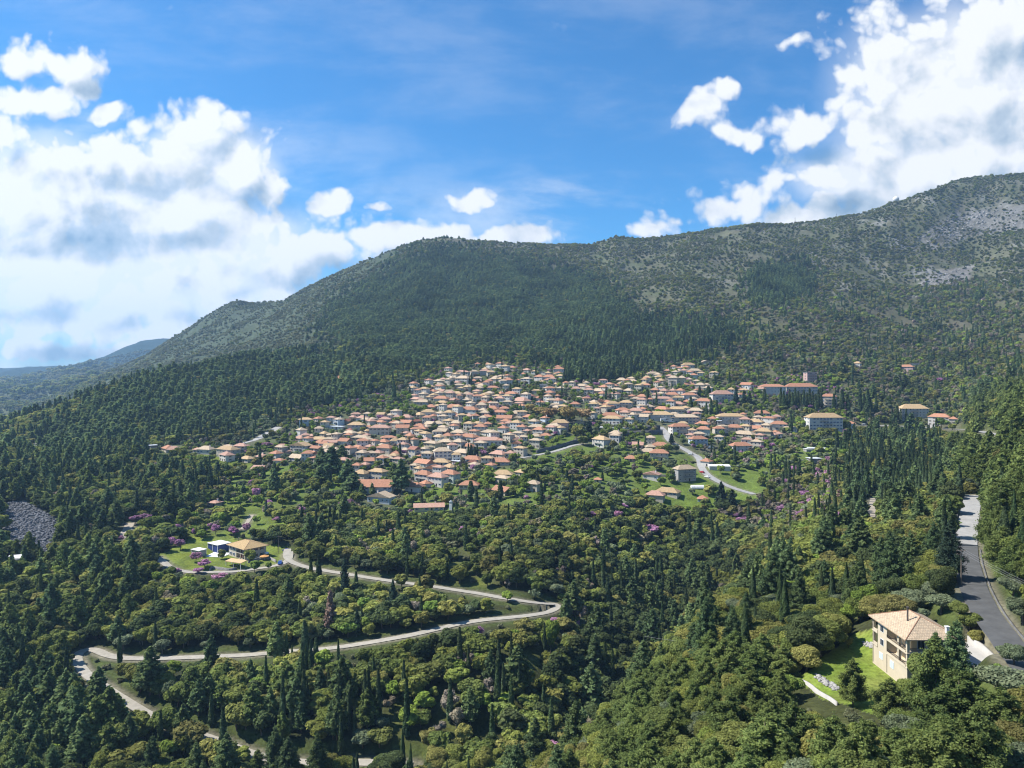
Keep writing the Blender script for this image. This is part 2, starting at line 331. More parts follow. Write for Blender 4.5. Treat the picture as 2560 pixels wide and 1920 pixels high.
def ground_mat():
    m = bpy.data.materials.new('hillside_soil'); m.use_nodes = True; nt = m.node_tree; b = nt.nodes['Principled BSDF']; N = nt.nodes; L = nt.links
    b.inputs['Roughness'].default_value = 1.0; b.inputs['Specular IOR Level'].default_value = 0.1
    at = N.new('ShaderNodeAttribute'); at.attribute_name = 'soil'
    tc = N.new('ShaderNodeTexCoord'); prev = None
    for s, d, lo, hi in ((0.9, 6, 0.62, 1.38), (0.11, 5, 0.72, 1.28), (0.018, 4, 0.85, 1.15)):
        n = N.new('ShaderNodeTexNoise'); n.inputs['Scale'].default_value = s; n.inputs['Detail'].default_value = d; n.inputs['Roughness'].default_value = 0.65
        L.new(tc.outputs['Object'], n.inputs['Vector'])
        r = N.new('ShaderNodeMapRange'); r.inputs[1].default_value = 0.3; r.inputs[2].default_value = 0.7; r.inputs[3].default_value = lo; r.inputs[4].default_value = hi; L.new(n.outputs['Fac'], r.inputs[0])
        if prev is None: prev = r.outputs[0]; fine = n
        else:
            mm = N.new('ShaderNodeMath'); mm.operation = 'MULTIPLY'; L.new(prev, mm.inputs[0]); L.new(r.outputs[0], mm.inputs[1]); prev = mm.outputs[0]
    v = N.new('ShaderNodeVectorMath'); v.operation = 'SCALE'; L.new(at.outputs['Color'], v.inputs[0]); L.new(prev, v.inputs['Scale'])
    L.new(v.outputs[0], b.inputs['Base Color'])
    bp = N.new('ShaderNodeBump'); bp.inputs['Strength'].default_value = 0.7; bp.inputs['Distance'].default_value = 0.5; L.new(fine.outputs['Fac'], bp.inputs['Height']); L.new(bp.outputs[0], b.inputs['Normal'])
    return m

# ------------------------------------------------------------------ vegetation zones: outlines in photo pixels of the ground they cover
def P2(x, y, s, ox, oy): return (ox+x/s, oy+y/s)
ZONES = [  # name, outline, soil colour, second soil colour, tree density, {kind: weight}
 ('lawn', [(1995,1700),(2076,1752),(2200,1790),(2230,1745),(2265,1712),(2190,1648),(2186,1574),(2140,1582),(2062,1640)], (.20,.29,.042), (.27,.31,.07), .0, {}),
 ('scree', [(0,1258),(60,1252),(150,1300),(166,1360),(120,1402),(0,1362)], (.10,.105,.115), (.08,.085,.092), .0, {}),
 ('garden', [(396,1390),(480,1340),(560,1345),(720,1368),(725,1402),(640,1424),(520,1432),(440,1427)], (.25,.30,.045), (.18,.235,.05), .05, dict(green=.5, olive=.5)),
 ('terrace', [(290,1332),(480,1285),(560,1262),(700,1250),(770,1290),(700,1340),(560,1347),(480,1340),(330,1352)], (.19,.26,.04), (.14,.17,.05), .32, dict(oak=.36, green=.24, olive=.12, redbud=.16, bare=.12)),
 ('field1', [(1590,1180),(1900,1180),(1900,1262),(1700,1290),(1590,1240)], (.19,.265,.045), (.14,.195,.045), .22, dict(green=.5, oak=.3, olive=.2)),
 ('field2', [(1590,1090),(1670,1085),(1680,1118),(1590,1120)], (.165,.24,.035), (.12,.17,.035), .05, dict(green=1)),
 ('field3', [(1060,1230),(1150,1200),(1110,1235),(1065,1248)], (.165,.25,.035), (.125,.18,.035), .0, {}),
 ('field4', [(1330,1110),(1440,1085),(1430,1112),(1330,1150)], (.165,.235,.035), (.12,.165,.035), .15, dict(green=.8, bare=.2)),
 ('field5', [(380,1140),(560,1138),(640,1150),(620,1175),(450,1180)], (.22,.28,.03), (.10,.13,.04), .35, dict(oak=.6, green=.4)),
 ('gully', [(1480,1430),(1640,1400),(1830,1340),(1850,1430),(1700,1580),(1570,1740),(1420,1900),(1340,1900),(1370,1720),(1490,1560)], (.05,.058,.026), (.045,.05,.024), 1.0, dict(holm=.66, oak=.2, cyp=.08, pine=.06)),  # darker-leaved oaks put the gully's shade into the foliage colour
 ('bankgrass', [(930,1745),(1270,1560),(1400,1540),(1360,1720),(1270,1880),(1000,1890)], (.11,.12,.032), (.07,.08,.03), .60, dict(oak=.40, cyp=.22, bare=.12, green=.1, pine=.1, bush=.06)),
 ('clearing', [(1080,1350),(1260,1390),(1260,1470),(1130,1465)], (.14,.16,.035), (.09,.10,.04), .5, dict(oak=.7, cyp=.15, bush=.15)),
 ('village', [(720,1165),(640,1150),(560,1150),(400,1140),(400,1110),(600,1105),(690,1095),(740,1035),(880,1005),(1000,985),(1080,925),(1200,890),(1400,905),(1420,955),(1560,955),(1620,915),(1780,890),(1810,955),(2060,945),(2160,1000),(2160,1060),(2000,1110),(1900,1150),(1700,1130),(1400,1110),(1300,1160),(1150,1200),(960,1275),(890,1255),(860,1180)], (.15,.145,.10), (.11,.145,.05), .72, dict(green=.42, olive=.2, oak=.14, cyp=.06, bare=.16, redbud=.04)),
 ('belowvillage', [(880,1255),(960,1278),(1150,1195),(1300,1155),(1400,1112),(1700,1130),(1900,1152),(2000,1112),(2120,1080),(2120,1160),(1950,1190),(1900,1250),(1560,1255),(1300,1290),(1000,1300),(780,1268),(720,1180)], (.175,.25,.046), (.14,.175,.055), .46, dict(olive=.34, green=.34, oak=.13, bare=.11, cyp=.03, redbud=.035, bush=.02)),
 ('leftorchard', [(560,1180),(720,1165),(870,1180),(880,1270),(760,1290),(690,1250),(560,1262)], (.18,.265,.044), (.12,.155,.05), .46, dict(oak=.36, green=.34, olive=.1, pine=.05, bare=.08, redbud=.07)),
 ('schoolpines', [(770,1130),(870,1130),(890,1200),(860,1240),(790,1210)], (.06,.07,.03), (.05,.06,.03), 1.0, dict(pine=.9, oak=.1)),
 ('cypressvalley', [(2080,1065),(2350,1050),(2370,1180),(2290,1280),(2150,1310),(2080,1200)], (.09,.11,.04), (.07,.08,.035), .95, dict(cyp=.42, oak=.30, green=.08, pine=.14, olive=.06)),
 ('budslope', [(1900,1190),(2090,1130),(2110,1330),(2000,1350),(1830,1320),(1840,1260)], (.10,.12,.045), (.13,.12,.09), .85, dict(bare=.28, oak=.27, cyp=.13, olive=.12, green=.12, redbud=.14)),
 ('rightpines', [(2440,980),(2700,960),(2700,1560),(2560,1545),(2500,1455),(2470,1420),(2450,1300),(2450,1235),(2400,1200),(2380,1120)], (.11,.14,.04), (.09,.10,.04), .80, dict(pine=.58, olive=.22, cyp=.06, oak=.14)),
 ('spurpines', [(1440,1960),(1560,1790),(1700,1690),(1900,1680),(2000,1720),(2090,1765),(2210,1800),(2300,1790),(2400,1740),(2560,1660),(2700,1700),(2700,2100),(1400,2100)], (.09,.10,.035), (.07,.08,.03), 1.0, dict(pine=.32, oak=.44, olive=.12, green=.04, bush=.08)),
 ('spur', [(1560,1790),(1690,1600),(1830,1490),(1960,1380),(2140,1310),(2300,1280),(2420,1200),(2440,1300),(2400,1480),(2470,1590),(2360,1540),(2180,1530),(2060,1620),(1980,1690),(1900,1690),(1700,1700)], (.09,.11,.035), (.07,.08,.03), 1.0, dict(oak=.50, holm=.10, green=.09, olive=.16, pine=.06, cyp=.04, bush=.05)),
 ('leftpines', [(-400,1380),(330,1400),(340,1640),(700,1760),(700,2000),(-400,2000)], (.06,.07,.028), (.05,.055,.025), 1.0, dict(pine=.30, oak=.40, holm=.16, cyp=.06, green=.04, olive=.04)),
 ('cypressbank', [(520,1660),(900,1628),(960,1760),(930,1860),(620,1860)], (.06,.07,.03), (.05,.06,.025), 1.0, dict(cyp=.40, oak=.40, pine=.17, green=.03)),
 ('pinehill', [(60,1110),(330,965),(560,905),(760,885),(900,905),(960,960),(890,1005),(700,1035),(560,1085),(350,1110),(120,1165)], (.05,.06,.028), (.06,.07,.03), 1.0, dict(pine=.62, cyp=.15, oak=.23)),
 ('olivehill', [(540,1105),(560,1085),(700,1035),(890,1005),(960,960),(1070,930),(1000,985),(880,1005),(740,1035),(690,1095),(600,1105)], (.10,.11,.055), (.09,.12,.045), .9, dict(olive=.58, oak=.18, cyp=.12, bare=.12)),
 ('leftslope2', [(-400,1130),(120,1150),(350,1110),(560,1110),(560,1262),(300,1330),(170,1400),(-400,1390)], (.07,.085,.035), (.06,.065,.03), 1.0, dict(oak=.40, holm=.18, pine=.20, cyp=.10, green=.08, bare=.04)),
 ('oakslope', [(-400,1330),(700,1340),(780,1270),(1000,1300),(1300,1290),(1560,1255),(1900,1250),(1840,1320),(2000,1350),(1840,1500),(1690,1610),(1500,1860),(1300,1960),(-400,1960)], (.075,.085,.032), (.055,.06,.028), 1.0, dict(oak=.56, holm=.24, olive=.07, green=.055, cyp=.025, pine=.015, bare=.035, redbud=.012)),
 ('mountainforest', [(900,880),(800,820),(850,745),(960,690),(1020,640),(1120,622),(1300,655),(1480,690),(1570,760),(1570,830),(1450,850),(1400,900),(1250,888),(1080,915),(960,950)], (.055,.07,.035), (.065,.08,.04), 1.0, dict(pine=.92, oak=.08)),
 ('cypresswood', [(1400,850),(1620,800),(1860,825),(1830,870),(1620,925),(1560,955),(1420,955)], (.055,.065,.03), (.06,.07,.035), 1.0, dict(cyp=.62, pine=.38)),
 ('rightolive', [(1560,840),(1700,775),(1950,760),(2240,720),(2800,700),(2800,1010),(2420,1080),(2120,1080),(2160,1000),(2060,945),(1810,955),(1780,890),(1860,830)], (.135,.15,.062), (.13,.12,.08), .74, dict(oak=.40, olive=.37, cyp=.055, bare=.10, green=.05, pine=.02)),
 ('pinepatch', [(1880,680),(2010,665),(2030,720),(1930,760),(1870,740)], (.06,.07,.035), (.06,.07,.035), 1.0, dict(pine=1)),
 ('rockface', [(2260,745),(2330,680),(2440,660),(2420,700),(2330,745),(2270,760)], (.30,.285,.265), (.24,.22,.19), .10, dict(bush=1)),
 ('rockface2', [(2290,600),(2380,530),(2560,510),(2600,570),(2440,590),(2330,625)], (.27,.26,.245), (.14,.135,.10), .35, dict(bush=1)),
 ('scrub', [(1000,600),(1560,570),(2000,540),(2300,460),(2800,400),(2800,720),(2240,730),(1950,770),(1700,790),(1570,770),(1480,690),(1300,655),(1120,622)], (.120,.136,.066), (.168,.160,.108), .74, dict(bush=.70, oak=.30)),
 ('leftslope', [(200,960),(440,830),(600,740),(740,730),(950,620),(1120,590),(1130,622),(1020,640),(960,690),(850,745),(800,820),(880,890),(760,885),(560,905),(400,940)], (.080,.108,.060), (.100,.120,.070), .58, dict(bush=.97, oak=.03)),
 ('farvalley', [(-500,930),(260,930),(400,950),(200,1050),(100,1110),(-500,1135)], (.13,.145,.08), (.11,.13,.065), .42, dict(bush=.8, oak=.2)),
]
def inside(u, v, poly):
    u = np.asarray(u, float); v = np.asarray(v, float); r = np.zeros(u.shape, bool); n = len(poly)
    for i in range(n):
        (x1, y1), (x2, y2) = poly[i], poly[(i+1) % n]
        if y1 == y2: continue
        c = ((y1 > v) != (y2 > v)) & (u < (x2-x1)*(v-y1)/(y2-y1)+x1); r ^= c
    return r
def zone_of(u, v, y):
    z = np.full(np.shape(u), -1); todo = np.ones(np.shape(u), bool)
    for k, zn in enumerate(ZONES):
        q = todo & inside(u, v, zn[1])
        if zn[0] in ('pinehill', 'leftpines', 'oakslope', 'spurpines', 'spur', 'gully', 'bankgrass', 'cypressbank'): q &= y < 1100
        if zn[0] in ('farvalley', 'leftslope'): q &= y > 1000
        z[q] = k; todo &= ~q
    return z

# ------------------------------------------------------------------ roads
def crop(s, ox, oy, *p): return [(ox+a/s, oy+b/s) for a, b in p]
R_MAIN = [(719,1372),(716,1390),(722,1402),(737,1409)]+crop(2.676,700,1300,(190,320),(440,360),(600,385),(800,415),(1000,440),(1320,490),(1500,520),(1650,540),(1760,556),(1830,562),(1866,578),(1850,600),(1780,622),(1640,638),(1500,652),(1350,670),(1200,692),(1020,735),(850,772),(620,815),(400,850),(200,872),(0,882))+[(620,1638),(542,1640),(434,1645),(358,1647),(300,1645),(262,1637),(239,1622),(216,1619),(199,1627),(191,1641),(195,1660),(217,1687),(253,1711),(289,1736),(325,1758),(362,1780),(410,1806),(455,1824),(499,1838),(564,1857),(615,1881),(662,1897),(720,1904),(800,1908),(900,1905),(1030,1912)]
R_RIGHT = [(2434,1238),(2430,1252),(2424,1285),(2418,1320),(2414,1360),(2416,1400),(2424,1440),(2436,1475),(2452,1510),(2474,1548),(2504,1590),(2545,1640),(2600,1700),(2680,1780)]
ROADS = [  # name, label, photo centre line, width
 ('lane', 'pale concrete lane that winds in hairpins down the wooded slope', R_MAIN, 3.7),
 ('road', 'asphalt road running past the cream villa, dark in front and pale further up', R_RIGHT, 6.0),
 ('lane', 'narrow lane climbing beside a dark wall at the foot of the village', crop(6.38,1240,1020,(400,795),(540,768),(650,745),(760,728),(850,712),(960,682),(1080,645),(1200,600),(1320,570),(1400,575)), 4.6),
 ('road', 'road that runs down past the big grey house with cars on it', crop(6.38,1520,1020,(830,300),(880,345),(930,400),(945,470),(1000,540),(1100,600),(1230,660),(1330,725),(1420,765),(1470,830),(1480,930),(1530,1010),(1600,1080),(1690,1130),(1780,1180),(1870,1225),(1960,1262))+[(1850,1226),(1885,1235)], 6.0),
 ('road', 'road entering the village through olive trees on the left', crop(3.016,0,850,(1815,782),(1880,765),(1940,748),(1985,722),(2040,690),(2100,655)), 7.5),
 ('road', 'white stretch of road at the foot of the pine hill', crop(3.016,0,850,(262,830),(285,805),(300,785),(325,765)), 9.0),
 ('road', 'main road passing the roadside taverna on the right', crop(3.352,1900,850,(780,712),(860,718),(950,722),(1080,716),(1200,722),(1330,732),(1430,738),(1560,744),(1650,748),(1750,754),(1850,765),(1990,795)), 7.0),
 ('path', 'pale garden path curving round the flowery plot of the yellow house', crop(4.366,300,1280,(405,488),(450,520),(500,568),(560,612),(630,636),(700,652),(780,662),(860,668),(1000,650),(1100,652),(1200,655),(1320,645),(1450,628),(1560,612),(1680,592),(1780,570),(1850,520),(1850,430)), 3.6),
 ('path', 'stony track between flowering redbuds', crop(4.366,300,1280,(1440,30),(1405,90),(1370,140),(1330,190)), 2.6),
 ('path', 'bare earth track at the edge of the grassy terrace', crop(4.366,300,1280,(0,290),(60,230),(90,170),(110,120)), 5.0),
 ('path', 'sandy track cut into the hillside beside terraces', crop(3.352,1900,850,(925,1480),(940,1400),(960,1320)), 4.0),
]
ROAD_XY = []
def smooth1(a, k):
    a = np.asarray(a, float)
    for _ in range(k): a = np.concatenate(([a[0]], 0.25*a[:-2]+0.5*a[1:-1]+0.25*a[2:], [a[-1]]))
    return a
for name, label, px, width in ROADS:
    p = np.array([hit(u, v) for u, v in px]); seg = np.concatenate(([0], np.cumsum(np.hypot(*np.diff(p[:, :2], axis=0).T))))
    n = max(6, int(seg[-1]/1.6)); t = np.linspace(0, seg[-1], n); q = np.stack([np.interp(t, seg, p[:, k]) for k in range(3)], 1)
    q[:, 0] = smooth1(q[:, 0], 6); q[:, 1] = smooth1(q[:, 1], 6); q[:, 2] = smooth1(q[:, 2], 40)
    ROAD_XY.append((q, width))
ROADD = np.full(Z.shape, 99.0)                      # distance of each ground point from the nearest road edge
def carve(q, half, blend):
    lo, hi = q[:, :2].min(0)-half-blend-6, q[:, :2].max(0)+half+blend+6
    idx = np.nonzero((WX > lo[0]) & (WX < hi[0]) & (YY > lo[1]) & (YY < hi[1]))
    if len(idx[0]) == 0: return
    px, py = WX[idx], YY[idx]; best = np.full(px.shape, 1e9); bz = np.zeros(px.shape)
    for s in range(0, len(px), 20000):
        a = slice(s, s+20000)
        d = (px[a][:, None]-q[None, :, 0])**2+(py[a][:, None]-q[None, :, 1])**2
        k = d.argmin(1); best[a] = np.sqrt(d[np.arange(len(k)), k]); bz[a] = q[k, 2]
    w = np.clip((half+blend-best)/blend, 0, 1); w = w*w*(3-2*w)
    Z[idx] = Z[idx]*(1-w)+(bz-0.22)*w
    ROADD[idx] = np.minimum(ROADD[idx], best-half)
for q, w_ in ROAD_XY: carve(q, w_*0.5+0.9, 6.0)

def pad(ring, z, blend=3.0):
    """Levels the ground inside a convex outline (world x, y) to height z."""
    ring = np.array(ring); c = ring.mean(0); n = len(ring)
    lo, hi = ring.min(0)-blend-2, ring.max(0)+blend+2
    idx = np.nonzero((WX > lo[0]) & (WX < hi[0]) & (YY > lo[1]) & (YY < hi[1]))
    if len(idx[0]) == 0: return
    d = np.full(idx[0].shape, -1e9)
    for i in range(n):
        a, b = ring[i], ring[(i+1) % n]; nrm = np.array([(b-a)[1], -(b-a)[0]]); nrm /= np.linalg.norm(nrm)
        if np.dot(c-a, nrm) > 0: nrm = -nrm
        d = np.maximum(d, (WX[idx]-a[0])*nrm[0]+(YY[idx]-a[1])*nrm[1])
    w = np.clip(1-d/blend, 0, 1); Z[idx] = Z[idx]*(1-w)+z*w
# the villa's plot and drive
VX0, VX1, VY0, VY1, VZ = 76.2, 86.4, 141.0, 154.5, -60.0
pad([(86.6,136),(95.5,136.5),(95.5,152),(86.6,152.5)], -56.3, 2.2)
pad([(74.5,139.5),(86.5,139.5),(86.5,156),(74.5,156)], -60.2, 2.0)
pad([(62,150),(75,143),(75.5,164),(66,166)], -61.6, 6.0)
YHX, YHY, YHZ = hit(617, 1401)
pad([(YHX-24, YHY-6), (YHX+16, YHY-4), (YHX+20, YHY+17), (YHX-22, YHY+17)], YHZ-0.1, 7.0)

# ------------------------------------------------------------------ ground sheet
def build_ground():
    PU, PV = project(WX, YY, Z); zn = zone_of(PU, PV, YY)
    c1 = np.array([z[2] for z in ZONES]+[(.075,.085,.035)]); c2 = np.array([z[3] for z in ZONES]+[(.06,.065,.03)])
    wob_u = PU+fbm(WX/9, YY/9, 3)*14*np.clip(220/YY, .25, 1); wob_v = PV+fbm(WX/9+40, YY/9, 3)*8*np.clip(220/YY, .25, 1)
    zn = zone_of(wob_u, wob_v, YY)
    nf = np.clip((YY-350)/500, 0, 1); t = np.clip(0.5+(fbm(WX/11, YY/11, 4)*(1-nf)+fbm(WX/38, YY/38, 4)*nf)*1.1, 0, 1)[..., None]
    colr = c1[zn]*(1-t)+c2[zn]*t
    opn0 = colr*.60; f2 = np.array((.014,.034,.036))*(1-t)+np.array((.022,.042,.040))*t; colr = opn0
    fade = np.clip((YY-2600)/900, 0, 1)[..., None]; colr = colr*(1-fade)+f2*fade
    # bare limestone on the open mountain
    names = [z[0] for z in ZONES]+['']
    opn = np.isin(zn, [names.index(n) for n in ('scrub', 'leftslope')])
    rk = np.clip(fbm(WX/75+9, YY/110, 5, .6)*2.4-0.5, 0, 1)*opn*np.clip((PU-1500)/800, .02, 1)
    colr = colr*(1-rk[..., None])+np.array((.185,.18,.165))*rk[..., None]
    # worn verges along the roads, grass beyond them
    vg = np.clip(1-np.maximum(ROADD, 0)/1.6, 0, 1)[..., None]*(ROADD < 90)[..., None]*.8; colr = colr*(1-vg)+np.array((.17,.155,.11))*vg
    gg = (np.clip(1-np.abs(ROADD-3.4)/2.6, 0, 1)*(YY < 500))[..., None]*.55*(1-vg); colr = colr*(1-gg)+np.array((.085,.115,.028))*gg
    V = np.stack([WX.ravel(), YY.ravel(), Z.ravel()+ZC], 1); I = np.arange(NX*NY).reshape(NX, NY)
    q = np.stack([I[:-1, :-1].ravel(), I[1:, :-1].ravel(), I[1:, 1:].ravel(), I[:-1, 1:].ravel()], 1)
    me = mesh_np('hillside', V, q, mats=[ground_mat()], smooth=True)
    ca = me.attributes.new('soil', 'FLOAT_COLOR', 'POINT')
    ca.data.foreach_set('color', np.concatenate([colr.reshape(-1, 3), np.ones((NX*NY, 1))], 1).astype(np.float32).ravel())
    o = link(bpy.data.objects.new('hillside', me)); tag(o, kind='structure'); return zn
ZN = build_ground()
# how far each ground point is hidden behind nearer ground (in metres of height), for planting only what can be seen
EE = Z/YY; HID = (np.maximum.accumulate(EE, axis=1)-EE)*YY

M_CONC = mat('road_concrete', (.30,.275,.23), .9, .18, .5)
M_ASPH = mat('road_asphalt', (.082,.082,.081), .85, .22, .35)
M_PALE = mat('road_worn_asphalt', (.28,.272,.26), .9, .16, .4)
M_DIRT = mat('path_earth', (.30,.26,.205), .95, .2, .6)
def ribbon(name, q, width, mats, split=None, label=None, lift=0.0):
    d = np.gradient(q[:, :2], axis=0); d /= np.linalg.norm(d, axis=1)[:, None]+1e-9; nrm = np.stack([d[:, 1], -d[:, 0]], 1)
    wob = 1+0.07*fbm(np.arange(len(q))*0.11, np.full(len(q), 3.3), 3)
    ks = (-.5, -.25, 0, .25, .5); V = []
    for k in ks: V.append(np.column_stack([q[:, :2]+nrm*(width*k*wob)[:, None], q[:, 2]+ZC+0.02+lift+(0.04 if k == 0 else 0)]))
    n = len(q); V = np.stack(V, 1).reshape(-1, 3); m = len(ks)
    quads = [[i*m+j, i*m+j+1, (i+1)*m+j+1, (i+1)*m+j] for i in range(n-1) for j in range(m-1)]
    mi = None
    if split is not None: mi = [1 if q[i, 1] > split else 0 for i in range(n-1) for j in range(m-1)]
    o = link(bpy.data.objects.new(name, mesh_np(name, V, quads, mats=mats, mat_index=mi, smooth=True)))
    tag(o, kind='structure'); return o
for (name, label, px, w_), (q, _) in zip(ROADS, ROAD_XY):
    if px is R_RIGHT: ribbon(name, q, w_, [M_ASPH, M_PALE], split=219.0)
    elif name == 'path': ribbon(name, q, w_, [M_DIRT if 'track' in label else M_CONC])
    else: ribbon(name, q, w_, [M_CONC if px is R_MAIN else M_PALE])

# ------------------------------------------------------------------ protected picture: what trees in front must not cover
PW, PH = 1024, 768; PS = 2560/PW
KEEP = np.zeros((PW, PH), np.float32)                # depth of the thing seen there that must stay visible
def keep_box(u0, u1, v0, v1, y):
    a, b, c, d = [int(round(k/PS)) for k in (u0, u1, v0, v1)]
    a, c = max(a, 0), max(c, 0); KEEP[a:max(b, a+1), c:max(d, c+1)] = np.maximum(KEEP[a:max(b, a+1), c:max(d, c+1)], y)
for (name, label, px, w_), (q, _) in zip(ROADS, ROAD_XY):
    for x, y, z in q:
        u, v = project(x, y, z); r = w_*0.5*F/y
        if px is R_MAIN and v > 1800: continue
        keep_box(u-r*.8, u+r*.8, v-8, v+7, y)
BLOCK = []                                            # ground discs no tree may stand in: x, y, r

# ------------------------------------------------------------------ house kit
ROOFC = dict(O=('orange', (0.336,0.164,0.099)), S=('salmon', (0.348,0.205,0.151)), Y=('ochre yellow', (0.364,0.254,0.139)), B=('pale tan', (0.372,0.287,0.197)), R=('dark red', (0.232,0.102,0.071)), W=('flat white', (0.464,0.484,0.504)))
WALLC = dict(w=('white', (0.515,0.493,0.449)), c=('cream', (0.466,0.418,0.339)), g=('grey', (0.299,0.290,0.273)), y=('pale yellow', (0.484,0.418,0.264)), p=('pink', (0.431,0.295,0.264)), b=('bluish white', (0.431,0.484,0.528)), s=('stone', (0.238,0.211,0.176)), n=('pale green', (0.396,0.449,0.405)), o=('mustard', (0.440,0.273,0.123)))
def roof_mat(name, rgb):
    m = mat(name, rgb, .8, .22, .9, obj_var=.12); nt = m.node_tree; b = nt.nodes['Principled BSDF']
    tc = nt.nodes.new('ShaderNodeTexCoord'); w = nt.nodes.new('ShaderNodeTexWave'); w.wave_type = 'BANDS'; w.bands_direction = 'DIAGONAL'; w.inputs['Scale'].default_value = 1.1; w.inputs['Distortion'].default_value = 1.5
    nt.links.new(tc.outputs['Object'], w.inputs['Vector']); bp = nt.nodes.new('ShaderNodeBump'); bp.inputs['Strength'].default_value = .35; bp.inputs['Distance'].default_value = .08
    nt.links.new(w.outputs['Fac'], bp.inputs['Height']); nt.links.new(bp.outputs[0], b.inputs['Normal']); return m
RM = {k: roof_mat('roof_tile_'+v[0].replace(' ', '_'), v[1]) for k, v in ROOFC.items()}
WM = {k: mat('plaster_'+v[0].replace(' ', '_'), v[1], .9, .10, .6, obj_var=.08) for k, v in WALLC.items()}
M_GLASS = mat('window_glass', (.025,.032,.042), .15); M_WHITE = mat('white_paint', (.62,.62,.61), .6, .05, 2)
M_SHUT = mat('brown_shutter', (.16,.085,.05), .7, .15, 2); M_BLUSH = mat('blue_shutter', (.10,.16,.30), .7, .15, 2); M_IRON = mat('dark_iron', (.05,.05,.055), .5, metal=.6)
M_STONE = mat('field_stone', (.23,.22,.20), .95, .35, 1.2, bump=.6); M_DSTONE = mat('weathered_stone', (.115,.112,.108), .95, .3, .8, bump=.6); M_SLAB = mat('concrete_slab', (.36,.345,.32), .9, .12, .5)
M_FASCIA = mat('roof_underside', (.34,.25,.17), .85, .1, 1)
def window_mesh(kind):
    b = MB(); w, h = 1.0, 1.3
    if kind == 'door': w, h = 1.1, 2.1
    b.box(-w/2, w/2, -.06, .02, 0, h, 0)
    b.box(-w/2+.09, -.03, -.075, -.02, .1, h-.09, 1); b.box(.03, w/2-.09, -.075, -.02, .1, h-.09, 1)
    if kind in ('brown', 'blue'):
        b.box(-w/2-.5, -w/2+.0, -.10, -.015, 0, h, 2); b.box(w/2, w/2+.5, -.10, -.015, 0, h, 2)
    if kind != 'door': b.box(-w/2-.1, w/2+.1, -.14, -.01, -.1, 0, 0)
    return b.mesh('window', [M_SHUT if kind == 'door' else M_WHITE, M_GLASS, M_BLUSH if kind == 'blue' else M_SHUT])
WIN = {k: window_mesh(k) for k in ('white', 'brown', 'blue', 'door')}
def chimney_mesh():
    b = MB(); b.box(-.35, .35, -.35, .35, -1.2, 1.1, 0); b.box(-.45, .45, -.45, .45, 1.1, 1.22, 0); b.box(-.3, .3, -.3, .3, 1.22, 1.45, 1); return b.mesh('chimney', [M_WHITE, RM['O']])
CHIM = chimney_mesh()
def roof_mesh(w, d, rh, rtype, rmat, over=.65):
    """Roof over a w x d plan, eaves at z=0; hip, gable along x ('g') or along y ('t'), or flat slab ('f')."""
    b = MB(); X, Y = w/2+over, d/2+over; t = .16
    if rtype == 'f':
        b.box(-X, X, -Y, Y, .0, .28, 0); return b.mesh('roof', [rmat, M_FASCIA])
    if rtype == 'h':
        if w >= d: r = [(-(X-Y*.96), 0), (X-Y*.96, 0)]
        else: r = [(0, -(Y-X*.96)), (0, Y-X*.96)]
    elif rtype == 'g': r = [(-X, 0), (X, 0)]
    else: r = [(0, -Y), (0, Y)]
    e = [(-X,-Y),(X,-Y),(X,Y),(-X,Y)]
    pts = [(x,y,-t) for x,y in e]+[(x,y,0) for x,y in e]+[(x,y,rh) for x,y in r]
    if rtype == 't' or (rtype == 'h' and w < d): F_ = [(4,5,8),(5,6,9,8),(6,7,9),(7,4,8,9)]
    else: F_ = [(4,5,9,8),(5,6,9),(6,7,8,9),(7,4,8)]
    b.poly(pts, F_, 0); b.poly(pts, [(3,2,1,0),(0,1,5,4),(1,2,6,5),(2,3,7,6),(3,0,4,7)], 1)
    if rtype in 'gt':                                 # close the gables with plaster-coloured triangles set in from the verge
        for f in ((5,6,9),(7,4,8)) if rtype == 'g' else ((4,5,8),(6,7,9)): pass
    return b.mesh('roof', [rmat, M_FASCIA])
def wall_mesh(w, d, h, rh, rtype, m, under=4.5):
    b = MB(); X, Y = w/2, d/2
    if rtype == 'g': b.poly([(-X,-Y,-under),(X,-Y,-under),(X,Y,-under),(-X,Y,-under),(-X,-Y,h),(X,-Y,h),(X,Y,h),(-X,Y,h),(-X,0,h+rh*.97),(X,0,h+rh*.97)],
                            [(0,1,5,4),(1,2,6,9,5),(2,3,7,6),(3,0,4,8,7),(4,5,9,8),(6,7,8,9)])
    elif rtype == 't': b.poly([(-X,-Y,-under),(X,-Y,-under),(X,Y,-under),(-X,Y,-under),(-X,-Y,h),(X,-Y,h),(X,Y,h),(-X,Y,h),(0,-Y,h+rh*.97),(0,Y,h+rh*.97)],
                              [(0,1,5,8,4),(1,2,6,5),(2,3,7,9,6),(3,0,4,7),(5,6,9,8),(7,4,8,9)])
    else: b.box(-X, X, -Y, Y, -under, h-.02, 0)
    return b.mesh('wall', [m])
def balcony_mesh(w):
    b = MB(); b.box(-w/2, w/2, -1.25, 0, -.16, 0, 0)
    b.box(-w/2, w/2, -1.25, -1.19, .92, .98, 1)
    for x in (-w/2, w/2-.06): b.box(x, x+.06, -1.19, 0, .92, .98, 1)
    n = max(4, int(w/.35))
    for i in range(n+1): x = -w/2+.03+(w-.06)*i/n; b.box(x-.02, x+.02, -1.24, -1.20, 0, .92, 1)
    return b.mesh('balcony', [M_SLAB, M_IRON])
BALC = {w: balcony_mesh(w) for w in (3, 5, 8)}
HOUSES = []
